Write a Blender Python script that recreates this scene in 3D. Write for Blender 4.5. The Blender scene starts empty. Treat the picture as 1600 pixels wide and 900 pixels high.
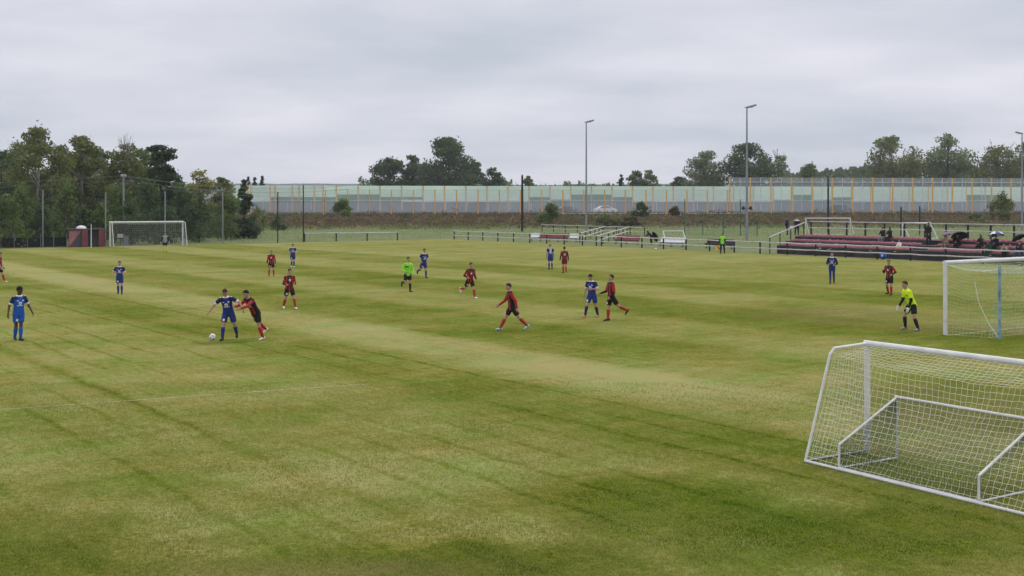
import bpy, math, random
import numpy as np
from mathutils import Vector, Matrix
random.seed(7); RNG = np.random.default_rng(11)
S = bpy.context.scene
COL = S.collection
R = math.radians

# ------------------------------------------------------------------ camera model
F, H, YH = 1850.0, 4.6, 316.0          # focal length and horizon in photo pixels, eye height in metres
def G(px, py, z=0.0):                  # pixel on a level surface -> world point
    Y = F*(H-z)/(py-YH); return Vector(((px-800)/F*Y, Y, z))
def PX(px, Y): return (px-800)/F*Y
def PZ(py, Y): return H-(py-YH)*Y/F
A = Vector((-.588, .809, 0)); W = Vector((.809, .588, 0))   # pitch axes: goal to goal, and across

# ------------------------------------------------------------------ materials
def nodes(name):
    m = bpy.data.materials.new(name); m.use_nodes = True
    nt = m.node_tree; b = nt.nodes['Principled BSDF']; return m, nt, b
MC = {}
def mat(name, col, rough=.7, var=.18, scale=6.0, metal=0.0, bump=0.0, sheen=0.0, spec=.3):
    if name in MC: return MC[name]
    m, nt, b = nodes(name); N = nt.nodes; L = nt.links
    tc = N.new('ShaderNodeTexCoord'); nz = N.new('ShaderNodeTexNoise')
    nz.inputs['Scale'].default_value = scale; nz.inputs['Detail'].default_value = 5
    L.new(tc.outputs['Object'], nz.inputs['Vector'])
    r = N.new('ShaderNodeValToRGB')
    r.color_ramp.elements[0].position = .3; r.color_ramp.elements[1].position = .7
    c = [max(0, x) for x in col]
    r.color_ramp.elements[0].color = [x*(1-var) for x in c]+[1]
    r.color_ramp.elements[1].color = [min(1, x*(1+var)) for x in c]+[1]
    L.new(nz.outputs['Fac'], r.inputs['Fac']); L.new(r.outputs['Color'], b.inputs['Base Color'])
    b.inputs['Roughness'].default_value = rough; b.inputs['Metallic'].default_value = metal
    b.inputs['Specular IOR Level'].default_value = spec
    if sheen: b.inputs['Sheen Weight'].default_value = sheen
    if bump:
        bp = N.new('ShaderNodeBump'); bp.inputs['Strength'].default_value = bump; bp.inputs['Distance'].default_value = .02
        L.new(nz.outputs['Fac'], bp.inputs['Height']); L.new(bp.outputs['Normal'], b.inputs['Normal'])
    MC[name] = m; return m
def leafmat(name, dark, light, third=None):
    if name in MC: return MC[name]
    m, nt, b = nodes(name); N = nt.nodes; L = nt.links
    g = N.new('ShaderNodeNewGeometry'); r = N.new('ShaderNodeValToRGB')
    tc = N.new('ShaderNodeTexCoord'); nz = N.new('ShaderNodeTexNoise'); nz.inputs['Scale'].default_value = .35; nz.inputs['Detail'].default_value = 3
    L.new(tc.outputs['Object'], nz.inputs['Vector'])
    mx = N.new('ShaderNodeMath'); mx.operation = 'MULTIPLY_ADD'; mx.inputs[1].default_value = .45
    L.new(g.outputs['Random Per Island'], mx.inputs[0])
    ad = N.new('ShaderNodeMath'); ad.operation = 'MULTIPLY_ADD'; ad.inputs[1].default_value = 1.3; ad.inputs[2].default_value = -.37
    L.new(nz.outputs['Fac'], ad.inputs[0]); L.new(ad.outputs[0], mx.inputs[2])
    r.color_ramp.elements[0].color = list(dark)+[1]; r.color_ramp.elements[1].color = list(light)+[1]
    if third:
        e = r.color_ramp.elements.new(.8); e.color = list(light)+[1]; r.color_ramp.elements[2].color = list(third)+[1]
    L.new(mx.outputs[0], r.inputs['Fac']); L.new(r.outputs['Color'], b.inputs['Base Color'])
    b.inputs['Roughness'].default_value = .65; b.inputs['Specular IOR Level'].default_value = .25
    t = N.new('ShaderNodeBsdfTranslucent'); L.new(r.outputs['Color'], t.inputs['Color'])
    mix = N.new('ShaderNodeMixShader'); mix.inputs[0].default_value = .42
    L.new(b.outputs[0], mix.inputs[1]); L.new(t.outputs[0], mix.inputs[2])
    L.new(mix.outputs[0], N['Material Output'].inputs['Surface'])
    MC[name] = m; return m
def glassmat(name, col, alpha):
    m, nt, b = nodes(name); N = nt.nodes; L = nt.links
    b.inputs['Base Color'].default_value = list(col)+[1]; b.inputs['Roughness'].default_value = .25
    tc = N.new('ShaderNodeTexCoord'); nz = N.new('ShaderNodeTexNoise'); nz.inputs['Scale'].default_value = .25; nz.inputs['Detail'].default_value = 4
    L.new(tc.outputs['Object'], nz.inputs['Vector'])
    mr = N.new('ShaderNodeMapRange'); mr.inputs[1].default_value = .3; mr.inputs[2].default_value = .7
    mr.inputs[3].default_value = alpha*.75; mr.inputs[4].default_value = min(1, alpha*1.25)
    L.new(nz.outputs['Fac'], mr.inputs[0]); L.new(mr.outputs[0], b.inputs['Alpha'])
    return m

# ------------------------------------------------------------------ mesh builder
class MB:
    def __init__(s): s.v = []; s.f = []; s.m = []
    def add(s, vs, fs, mi=0):
        o = len(s.v); s.v += [tuple(p) for p in vs]; s.f += [tuple(i+o for i in f) for f in fs]; s.m += [mi]*len(fs); return s
    def box(s, c, d, rz=0, mi=0, M=None):
        x, y, z = [k/2 for k in d]; c = Vector(c); Q = M or Matrix.Rotation(rz, 3, 'Z')
        P = [c+Q @ Vector((a*x, b*y, e*z)) for a in (-1, 1) for b in (-1, 1) for e in (-1, 1)]
        return s.add(P, [(0,1,3,2),(4,6,7,5),(0,4,5,1),(2,3,7,6),(0,2,6,4),(1,5,7,3)], mi)
    def tube(s, pts, rad, n=8, mi=0, cap=True):
        pts = [Vector(p) for p in pts]
        if not isinstance(rad, (list, tuple)): rad = [rad]*len(pts)
        vs = []; fs = []; prev = None
        for i, p in enumerate(pts):
            d = (pts[min(i+1, len(pts)-1)]-pts[max(i-1, 0)]).normalized()
            if prev is None:
                u = d.cross(Vector((0, 0, 1)) if abs(d.z) < .9 else Vector((1, 0, 0))).normalized()
            else: u = (prev-d*prev.dot(d)).normalized()
            prev = u; w = d.cross(u)
            vs += [p+(u*math.cos(2*math.pi*k/n)+w*math.sin(2*math.pi*k/n))*rad[i] for k in range(n)]
        for i in range(len(pts)-1):
            for k in range(n):
                a, b = i*n+k, i*n+(k+1) % n; fs.append((a, b, b+n, a+n))
        if cap: fs += [tuple(range(n))[::-1], tuple((len(pts)-1)*n+k for k in range(n))]
        return s.add(vs, fs, mi)
    def loft(s, rings, n=14, mi=0):       # rings: (centre, right vec * half width, fwd vec * half depth)
        vs = []; fs = []
        for c, u, w in rings:
            vs += [c+u*math.cos(2*math.pi*k/n)+w*math.sin(2*math.pi*k/n) for k in range(n)]
        for i in range(len(rings)-1):
            for k in range(n):
                a, b = i*n+k, i*n+(k+1) % n; fs.append((a, b, b+n, a+n))
        fs += [tuple(range(n))[::-1], tuple((len(rings)-1)*n+k for k in range(n))]
        return s.add(vs, fs, mi)
    def ell(s, c, d, Q=None, n=12, k=8, mi=0):
        c = Vector(c); Q = Q or Matrix.Identity(3); vs = []; fs = []
        for i in range(1, k):
            t = math.pi*i/k
            for j in range(n):
                a = 2*math.pi*j/n
                vs.append(c+Q @ Vector((d[0]*math.sin(t)*math.cos(a), d[1]*math.sin(t)*math.sin(a), d[2]*math.cos(t))))
        top, bot = len(vs), len(vs)+1
        vs += [c+Q @ Vector((0, 0, d[2])), c-Q @ Vector((0, 0, d[2]))]
        for i in range(k-2):
            for j in range(n):
                a, b = i*n+j, i*n+(j+1) % n; fs.append((a, a+n, b+n, b))
        for j in range(n):
            fs.append((top, j, (j+1) % n)); e = (k-2)*n; fs.append((bot, e+(j+1) % n, e+j))
        return s.add(vs, fs, mi)
    def mesh(s, name, mats, smooth=False):
        me = bpy.data.meshes.new(name); me.from_pydata(s.v, [], s.f)
        for m in (mats if isinstance(mats, (list, tuple)) else [mats]): me.materials.append(m)
        me.polygons.foreach_set('material_index', s.m)
        if smooth: me.polygons.foreach_set('use_smooth', [True]*len(s.f))
        me.update(); return me
    def build(s, name, mats, parent=None, smooth=False, bevel=0):
        o = bpy.data.objects.new(name, s.mesh(name, mats, smooth)); COL.objects.link(o)
        if parent: o.parent = parent
        if bevel:
            b = o.modifiers.new('bevel', 'BEVEL'); b.width = bevel; b.segments = 2
        return o
def tag(o, label, cat, group=None):
    o['label'] = label; o['category'] = cat
    if group: o['group'] = group
    return o
def thing(name, label, cat, loc, rz=0, group=None):
    o = bpy.data.objects.new(name, None); COL.objects.link(o); o.empty_display_size = .3
    o.location = loc; o.rotation_euler = (0, 0, rz); return tag(o, label, cat, group)
def struct(o, kind='structure'): o['kind'] = kind; return o
def npmesh(name, V, Fq, mat_, parent=None):
    me = bpy.data.meshes.new(name); nv, nf = len(V), len(Fq)
    me.vertices.add(nv); me.vertices.foreach_set('co', np.asarray(V, dtype=np.float32).ravel())
    k = Fq.shape[1]; me.loops.add(nf*k); me.loops.foreach_set('vertex_index', Fq.ravel().astype(np.int32))
    me.polygons.add(nf); me.polygons.foreach_set('loop_start', np.arange(0, nf*k, k, dtype=np.int32))
    me.update(calc_edges=True); me.validate()
    for m in (mat_ if isinstance(mat_, (list, tuple)) else [mat_]): me.materials.append(m)
    o = bpy.data.objects.new(name, me); COL.objects.link(o)
    if parent: o.parent = parent
    return o
def leafquads(C, size, aspect=.6, droop=0.0):
    n = len(C); a = RNG.normal(size=(n, 3)); a[:, 2] -= droop; a /= np.linalg.norm(a, axis=1)[:, None]
    b = RNG.normal(size=(n, 3)); b -= a*(a*b).sum(1)[:, None]; b /= np.linalg.norm(b, axis=1)[:, None]
    s = (size*(.6+.8*RNG.random(n)))[:, None] if np.isscalar(size) else size[:, None]
    V = np.stack([C-a*s, C+b*s*aspect*.8, C+a*s, C-b*s*aspect*.8], 1).reshape(-1, 3)
    return V, np.arange(n*4).reshape(n, 4)

# ------------------------------------------------------------------ world, sun, camera
w = bpy.data.worlds.new('World'); S.world = w; w.use_nodes = True
nt = w.node_tree; N = nt.nodes; L = nt.links; bg = N['Background']; bg.inputs['Strength'].default_value = .1
SUN_EL, SUN_AZ = R(52), R(215)
sky = N.new('ShaderNodeTexSky'); sky.sky_type = 'NISHITA'; sky.sun_disc = False; sky.sun_elevation = SUN_EL; sky.sun_rotation = SUN_AZ
tc = N.new('ShaderNodeTexCoord'); sx = N.new('ShaderNodeSeparateXYZ'); L.new(tc.outputs['Generated'], sx.inputs[0])
def M2(op, a, b=None, c=None, nt=nt):
    n = nt.nodes.new('ShaderNodeMath'); n.operation = op
    for i, x in enumerate((a, b, c)):
        if x is None: continue
        if isinstance(x, (int, float)): n.inputs[i].default_value = x
        else: nt.links.new(x, n.inputs[i])
    return n.outputs[0]
zc = M2('MAXIMUM', sx.outputs[2], 0.0); den = M2('ADD', zc, .22)
cb = N.new('ShaderNodeCombineXYZ'); L.new(M2('DIVIDE', sx.outputs[0], den), cb.inputs[0]); L.new(M2('DIVIDE', sx.outputs[1], den), cb.inputs[1])
cn = N.new('ShaderNodeTexNoise'); cn.inputs['Scale'].default_value = 1.0; cn.inputs['Detail'].default_value = 6; cn.inputs['Roughness'].default_value = .5
mp = N.new('ShaderNodeMapping'); mp.inputs['Location'].default_value = (3.3, 1.2, 0); mp.inputs['Scale'].default_value = (1.1, 1.5, 1)
L.new(cb.outputs[0], mp.inputs[0]); L.new(mp.outputs[0], cn.inputs['Vector'])
cr = N.new('ShaderNodeValToRGB'); cr.color_ramp.elements[0].position = .34; cr.color_ramp.elements[1].position = .68
cr.color_ramp.elements[0].color = (.545, .59, .675, 1); cr.color_ramp.elements[1].color = (.80, .79, .865, 1)
L.new(cn.outputs['Fac'], cr.inputs['Fac'])
# overcast sky: brighter overhead than near the horizon
br = N.new('ShaderNodeMapRange'); br.interpolation_type = 'SMOOTHSTEP'
for i, x in zip((1, 2, 3, 4), (.14, .8, 10.2, 19.0)): br.inputs[i].default_value = x
L.new(zc, br.inputs[0])
mul = N.new('ShaderNodeVectorMath'); mul.operation = 'SCALE'; L.new(cr.outputs[0], mul.inputs[0]); L.new(br.outputs[0], mul.inputs['Scale'])
mixw = N.new('ShaderNodeMix'); mixw.data_type = 'RGBA'; mixw.inputs[0].default_value = .95
L.new(sky.outputs[0], mixw.inputs[6]); L.new(mul.outputs[0], mixw.inputs[7]); L.new(mixw.outputs[2], bg.inputs['Color'])
sl = bpy.data.lights.new('sun', 'SUN'); sl.energy = 1.15; sl.angle = R(12); sl.color = (1, .97, .92)
so = bpy.data.objects.new('sun', sl); COL.objects.link(so)
so.rotation_euler = (R(90)-SUN_EL, 0, R(180)-SUN_AZ+R(180)); so.location = (0, -20, 60)
cam = bpy.data.cameras.new('camera'); co = bpy.data.objects.new('camera', cam); COL.objects.link(co)
co.location = (0, 0, H); co.rotation_euler = (R(90), 0, 0); cam.sensor_width = 36; cam.lens = F/1600*36
cam.shift_y = -(450-YH)/1600; cam.clip_end = 12000; cam.clip_start = .3
S.camera = co
S.view_settings.view_transform = 'Standard'; S.view_settings.look = 'None'; S.view_settings.exposure = 0; S.view_settings.gamma = 1

# ------------------------------------------------------------------ ground, pitch, motorway
B0 = Vector((-52, 213, 0)); B1 = Vector((125, 237.5, 0)); BD = (B1-B0).normalized(); BN = Vector((BD.y, -BD.x, 0))   # barrier line; BN points to the camera
ZB = 2.1
def ground_material():
    m, nt, b = nodes('rough_meadow'); N = nt.nodes; L = nt.links
    g = N.new('ShaderNodeNewGeometry')
    def noise(s, d=5):
        n = N.new('ShaderNodeTexNoise'); n.inputs['Scale'].default_value = s; n.inputs['Detail'].default_value = d; n.inputs['Roughness'].default_value = .65
        L.new(g.outputs['Position'], n.inputs['Vector']); return n.outputs['Fac']
    r = N.new('ShaderNodeValToRGB'); e = r.color_ramp.elements
    e[0].position = .3; e[0].color = (.085, .105, .045, 1); e[1].position = .72; e[1].color = (.21, .215, .105, 1)
    x = e.new(.5); x.color = (.14, .165, .07, 1)
    L.new(M2('ADD', M2('MULTIPLY', noise(.15), .6, nt=nt), M2('MULTIPLY', noise(1.7), .4, nt=nt), nt=nt), r.inputs['Fac'])
    # dry brown scrubland on the bank
    sx = N.new('ShaderNodeSeparateXYZ'); L.new(g.outputs['Position'], sx.inputs[0])
    mr = N.new('ShaderNodeMapRange'); mr.inputs[1].default_value = .15; mr.inputs[2].default_value = .7; L.new(sx.outputs[2], mr.inputs[0])
    r2 = N.new('ShaderNodeValToRGB'); r2.color_ramp.elements[0].color = (.03, .022, .011, 1); r2.color_ramp.elements[1].color = (.12, .085, .045, 1)
    r2.color_ramp.elements[0].position = .35; r2.color_ramp.elements[1].position = .7
    L.new(noise(.6), r2.inputs['Fac'])
    mx = N.new('ShaderNodeMix'); mx.data_type = 'RGBA'; L.new(mr.outputs[0], mx.inputs[0]); L.new(r.outputs[0], mx.inputs[6]); L.new(r2.outputs[0], mx.inputs[7])
    L.new(mx.outputs[2], b.inputs['Base Color']); b.inputs['Roughness'].default_value = .95; b.inputs['Specular IOR Level'].default_value = .05
    return m
srow = [900, 260, 205, 120, 60, 30, 19, 16, 14, 12.5, 11, 9.5, 8, 6.5, 5, 3.5, 2.5, 1.5, -46, -60, -90, -400, -900, -1900, -3000]
def gz(s, t):
    k = min(1, max(0, (15.5-s)/12)); z = ZB*(k*k*(3-2*k))
    if 2.5 < s < 14: z += .3*(math.sin(t*.31+s)+math.sin(t*.83+s*1.7)*.6)*min(1, (s-2.5)/3)*.5*min(1, (14-s)/3)
    if s <= 1.5: z += .32
    if s < -60: z = ZB-.8
    return z
tcol = [-4000, -2000, -700, -300, -150]+[-100+2.5*i for i in range(121)]+[260, 400, 800, 2000, 4000]
g = MB(); vs = []
for s_ in srow:
    for t in tcol:
        p = B0+BD*t+BN*s_; vs.append((p.x, p.y, gz(s_, t)-.012))
nc = len(tcol); g.add(vs, [(i*nc+j, i*nc+j+1, (i+1)*nc+j+1, (i+1)*nc+j) for i in range(len(srow)-1) for j in range(nc-1)])
struct(g.build('ground', ground_material(), smooth=True))

def pitch_material():
    m, nt, b = nodes('mown_turf'); N = nt.nodes; L = nt.links
    g = N.new('ShaderNodeNewGeometry'); P = g.outputs['Position']
    def dot(v):
        n = N.new('ShaderNodeVectorMath'); n.operation = 'DOT_PRODUCT'; L.new(P, n.inputs[0]); n.inputs[1].default_value = v; return n.outputs['Value']
    u, v = dot(W), dot(A)
    def noise(s, d=4, ro=.6, vec=None):
        n = N.new('ShaderNodeTexNoise'); n.inputs['Scale'].default_value = s; n.inputs['Detail'].default_value = d; n.inputs['Roughness'].default_value = ro
        L.new(vec or P, n.inputs['Vector']); return n.outputs['Fac']
    def mm(op, a, b_=None, c=None): return M2(op, a, b_, c, nt=nt)
    def comb(x, y):
        c = N.new('ShaderNodeCombineXYZ'); L.new(x, c.inputs[0]); L.new(y, c.inputs[1]); return c.outputs[0]
    def ramp(fac, st, interp='LINEAR'):
        r = N.new('ShaderNodeValToRGB'); r.color_ramp.interpolation = interp; e = r.color_ramp.elements
        for i, (p, c) in enumerate(st):
            x = e[i] if i < 2 else e.new(p); x.position = p; x.color = c if len(c) == 4 else list(c)+[1]
        L.new(fac, r.inputs['Fac']); return r.outputs['Color']
    def sm(x, lo, hi, a=0, b_=1):
        n = N.new('ShaderNodeMapRange'); n.interpolation_type = 'SMOOTHSTEP'
        for i, k in zip((1, 2, 3, 4), (lo, hi, a, b_)): n.inputs[i].default_value = k
        L.new(x, n.inputs[0]); return n.outputs[0]
    uw = mm('ADD', u, mm('MULTIPLY_ADD', noise(.5, 3), .5, -.25))
    st = [(-4,.3),(2,.3),(4,.62),(5.6,.6),(6.5,.52),(6.72,.22),(6.95,.5),(8.75,.62),(8.98,.24),(9.2,.6),(14.3,.52),(15.4,.34),(15.6,.18),(15.8,.3),(17.8,.36),(19.1,.78),(21.4,.8),
          (22.6,.4),(27,.3),(28.2,.6),(32,.56),(33,.32),(38,.3),(39.2,.62),(44,.6),(45.2,.36),(51,.38),(52,.62),(60,.5),(80,.6)]
    stripe = ramp(mm('DIVIDE', mm('ADD', uw, 4.0), 100.0), [((p+4)/100, (x, x, x)) for p, x in st])
    fade = noise(.09, 3)
    val = mm('MULTIPLY_ADD', mm('SUBTRACT', stripe, .48), sm(fade, .3, .65, .45, .95), .48)
    # cross-mown bands, wear and grain
    cross = noise(1.0, 3, .5, comb(mm('MULTIPLY', u, .035), mm('MULTIPLY', v, .22)))
    val = mm('ADD', val, mm('MULTIPLY_ADD', cross, .42, -.21))
    strk = noise(1.0, 5, .65, comb(mm('MULTIPLY', u, .7), mm('MULTIPLY', v, 2.6)))
    val = mm('ADD', val, mm('MULTIPLY_ADD', strk, .45, -.225))
    strk2 = noise(1.0, 5, .65, comb(mm('MULTIPLY', u, 5.0), mm('MULTIPLY', v, 1.2)))
    val = mm('ADD', val, mm('MULTIPLY_ADD', strk2, .5, -.25))
    val = mm('ADD', val, mm('MULTIPLY_ADD', noise(.28, 4), .55, -.275))
    val = mm('ADD', val, mm('MULTIPLY_ADD', noise(9.0, 6, .75), 1.1, -.55))
    val = mm('ADD', val, mm('MULTIPLY_ADD', noise(38.0, 3, .7), 1.3, -.65))
    val = mm('ADD', val, sm(v, 30, 95, .11, .19))  # turf paler far off: grazing-angle reflection of the blades put into the colour
    fr = mm('ABSOLUTE', mm('SUBTRACT', mm('FRACT', mm('ADD', mm('DIVIDE', mm('SUBTRACT', uw, 6.75), 1.11), .5)), .5))
    trk = mm('MULTIPLY', mm('MULTIPLY', sm(fr, .13, .02), sm(noise(3.5, 4, .7), .3, .6)), sm(noise(1.0, 3, .5, comb(mm('MULTIPLY', u, .8), mm('MULTIPLY', v, .09))), .42, .62))
    val = mm('MULTIPLY_ADD', mm('MULTIPLY', trk, sm(u, 30, 17, .1, 1)), -.24, val)
    sx = N.new('ShaderNodeSeparateXYZ'); L.new(P, sx.inputs[0])
    def blob(px, py, rx, ry, k=1.0):
        c = G(px, py)
        a_ = mm('DIVIDE', mm('SUBTRACT', sx.outputs[0], c.x), rx); b2 = mm('DIVIDE', mm('SUBTRACT', sx.outputs[1], c.y), ry)
        d = mm('SQRT', mm('ADD', mm('MULTIPLY', a_, a_), mm('MULTIPLY', b2, b2)))
        d = mm('ADD', d, mm('MULTIPLY_ADD', noise(.55, 4), 1.3, -.65)); return mm('MULTIPLY', sm(d, 1.15, .35), k)
    lush = mm('MAXIMUM', mm('MAXIMUM', blob(1020, 790, 2.6, 2.6), blob(1250, 840, 3.6, 1.8)), mm('MAXIMUM', blob(30, 860, 2.2, 2.4), blob(740, 880, 3.2, 1.1)))
    val = mm('MULTIPLY_ADD', lush, -.36, val)
    lightp = mm('MAXIMUM', blob(640, 735, 3.4, 1.9, .7), mm('MAXIMUM', blob(230, 820, 2.2, 1.5, .6), blob(1170, 590, 5, 5, .6)))
    val = mm('MULTIPLY_ADD', lightp, .28, val)
    val = mm('MULTIPLY_ADD', val, 1.16, -.085)
    col = ramp(val, [(.0, (.034, .054, .003)), (.24, (.074, .104, .006)), (.5, (.146, .152, .026)), (.76, (.224, .214, .066)), (1.0, (.29, .27, .11))])
    hue = ramp(noise(.42, 5, .6), [(.34, (.84, 1.03, .8)), (.52, (1.02, 1.01, 1.0)), (.7, (1.11, 1.0, .95))])
    hm = N.new('ShaderNodeMix'); hm.data_type = 'RGBA'; hm.blend_type = 'MULTIPLY'; hm.inputs[0].default_value = 1
    L.new(col, hm.inputs[6]); L.new(hue, hm.inputs[7]); col = hm.outputs[2]
    dry = mm('MAXIMUM', mm('MAXIMUM', blob(1320, 492, 5, 4.5, .7), blob(1520, 512, 4.5, 3, .75)), mm('MAXIMUM', blob(1530, 640, 3.2, 4.2, .75), blob(510, 896, 2.3, .75, .9)))
    dcol = ramp(noise(6.0, 5, .7), [(.3, (.09, .075, .02)), (.7, (.22, .18, .07))])
    mx = N.new('ShaderNodeMix'); mx.data_type = 'RGBA'
    L.new(mm('MULTIPLY', dry, sm(noise(2.2, 5, .7), .3, .62)), mx.inputs[0]); L.new(col, mx.inputs[6]); L.new(dcol, mx.inputs[7])
    L.new(mx.outputs[2], b.inputs['Base Color'])
    b.inputs['Roughness'].default_value = 1; b.inputs['Specular IOR Level'].default_value = .0
    bp = N.new('ShaderNodeBump'); bp.inputs['Strength'].default_value = .55; bp.inputs['Distance'].default_value = .04
    L.new(mm('ADD', noise(14.0, 5, .75), mm('MULTIPLY', noise(3.0, 4), .5)), bp.inputs['Height']); L.new(bp.outputs[0], b.inputs['Normal'])
    return m
RR = Vector((.585, -.811, 0)).normalized(); RN = Vector((-RR.y, RR.x, 0)); R0 = Vector((21.8, 106.4, 0))
def RL(t, off=0, z=0): p = R0+RR*t+RN*off; return Vector((p.x, p.y, z))
corner = RL(-50.6, .15)
pm = MB(); c2 = corner-RN*165; c3 = c2+RR*190; c4 = corner+RR*190
pm.add([corner, c2, c3, c4], [(0, 1, 2, 3)])
struct(pm.build('pitch', pitch_material()))
# faint pitch markings
chalk = mat('worn_chalk', (.42, .41, .24), .95, .4, 2)
def strip(name, p, q, wd, m, z=.004):
    d = (q-p).normalized(); n = Vector((-d.y, d.x, 0))*wd/2; b = MB()
    b.add([p-n+Vector((0, 0, z)), q-n+Vector((0, 0, z)), q+n+Vector((0, 0, z)), p+n+Vector((0, 0, z))], [(0, 1, 2, 3)]); return struct(b.build(name, m))
strip('pitch_line', G(-40, 643), G(575, 600), .04, chalk)
strip('pitch_line', G(1478, 524.5), G(1780, 492), .06, chalk)
# short turf blades standing in the foreground
n = 260000; Yb = 13.2+17*RNG.random(n)**1.7; Xb = (RNG.random(n)-.5)*.9*Yb
cl_ = .5+.5*np.sin(Xb*2.1+np.sin(Yb*1.7)*2)*np.sin(Yb*2.6+np.sin(Xb*1.3)*2); kp = RNG.random(n) < .35+.65*cl_; Xb, Yb = Xb[kp], Yb[kp]; n = len(Xb)
hb_ = .018+.03*RNG.random(n)**1.5; an = RNG.random(n)*6.283; wb = .0045+.004*RNG.random(n); tx, ty = RNG.normal(size=n)*.018, RNG.normal(size=n)*.018
V = np.stack([np.stack([Xb-np.cos(an)*wb, Yb-np.sin(an)*wb, 0*Xb], 1), np.stack([Xb+np.cos(an)*wb, Yb+np.sin(an)*wb, 0*Xb], 1), np.stack([Xb+tx, Yb+ty, hb_], 1)], 1).reshape(-1, 3)
bladem = leafmat('turf_blade', (.16, .19, .03), (.34, .34, .10), (.5, .46, .22))
bladem.node_tree.nodes['Principled BSDF'].inputs['Specular IOR Level'].default_value = 0
struct(npmesh('turf_blades', V, np.arange(n*3).reshape(n, 3), bladem), 'stuff')
# motorway behind the screen
asph = mat('motorway_asphalt', (.15, .15, .155), .9, .2, 1.5)
rd = MB(); q = [B0+BD*(-300)+BN*(-2.5), B0+BD*400+BN*(-2.5), B0+BD*400+BN*(-33), B0+BD*(-300)+BN*(-33)]
rd.add([(p.x, p.y, ZB+.324) for p in q], [(3, 2, 1, 0)]); struct(rd.build('road', asph))
wl = mat('road_paint', (.75, .75, .72), .7, .1)
for s_ in (-3.4, -14.2, -19.8, -32): 
    b = MB(); q = [B0+BD*(-300)+BN*(s_), B0+BD*400+BN*s_, B0+BD*400+BN*(s_-.2), B0+BD*(-300)+BN*(s_-.2)]
    b.add([(p.x, p.y, ZB+.329) for p in q], [(3, 2, 1, 0)]); struct(b.build('road_marking', wl))
# hills far away
hm = mat('far_hill_woods', (.035, .055, .04), .95, .3, .01)
def hill(px0, px1, Y, tops, depth):
    b = MB(); n = 60; vs = []
    for i in range(n+1):
        f = i/n; px = px0+(px1-px0)*f; k = f*(len(tops)-1); a = int(min(k, len(tops)-2)); ty = tops[a]+(tops[a+1]-tops[a])*(k-a)
        z = PZ(ty, Y)+random.uniform(-1, 1)*Y*.0006
        for dy, zz in ((-depth, 0), (0, z), (depth, 0)): vs.append((PX(px, Y), Y+dy, zz))
    b.add(vs, [(i*3+j, i*3+j+1, i*3+j+4, i*3+j+3) for i in range(n) for j in (0, 1)])
    return struct(b.build('hill', hm, smooth=True))
hill(-500, 1500, 1900, [291, 290, 289.5, 289, 287.5, 286.5, 287, 287.5, 289, 288, 286, 287, 288], 300)

# ------------------------------------------------------------------ trees and shrubs
BARK = mat('tree_bark', (.06, .05, .04), .9, .3, 3, bump=.4)
BIRCH = mat('birch_bark', (.3, .29, .26), .85, .45, 2.5)
LM = {'dark': leafmat('leaf_dark', (0.034, 0.061, 0.021), (0.113, 0.164, 0.054)),
      'mid': leafmat('leaf_mid', (0.058, 0.095, 0.021), (0.174, 0.230, 0.059)),
      'olive': leafmat('leaf_olive', (0.081, 0.101, 0.028), (0.234, 0.252, 0.078)),
      'yellow': leafmat('leaf_yellow', (0.143, 0.143, 0.033), (0.408, 0.361, 0.090)),
      'fresh': leafmat('leaf_fresh', (0.061, 0.109, 0.021), (0.204, 0.274, 0.059)),
      'pine': leafmat('needles_pine', (0.027, 0.050, 0.018), (0.078, 0.120, 0.042)),
      'grey': leafmat('leaf_grey', (0.092, 0.127, 0.051), (0.245, 0.295, 0.128)),
      'brown': leafmat('scrub_brown', (0.045, 0.036, 0.011), (0.153, 0.116, 0.037), (0.345, 0.287, 0.102)),
      'pale': leafmat('weeds_pale', (0.143, 0.197, 0.053), (0.347, 0.394, 0.128))}
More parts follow.
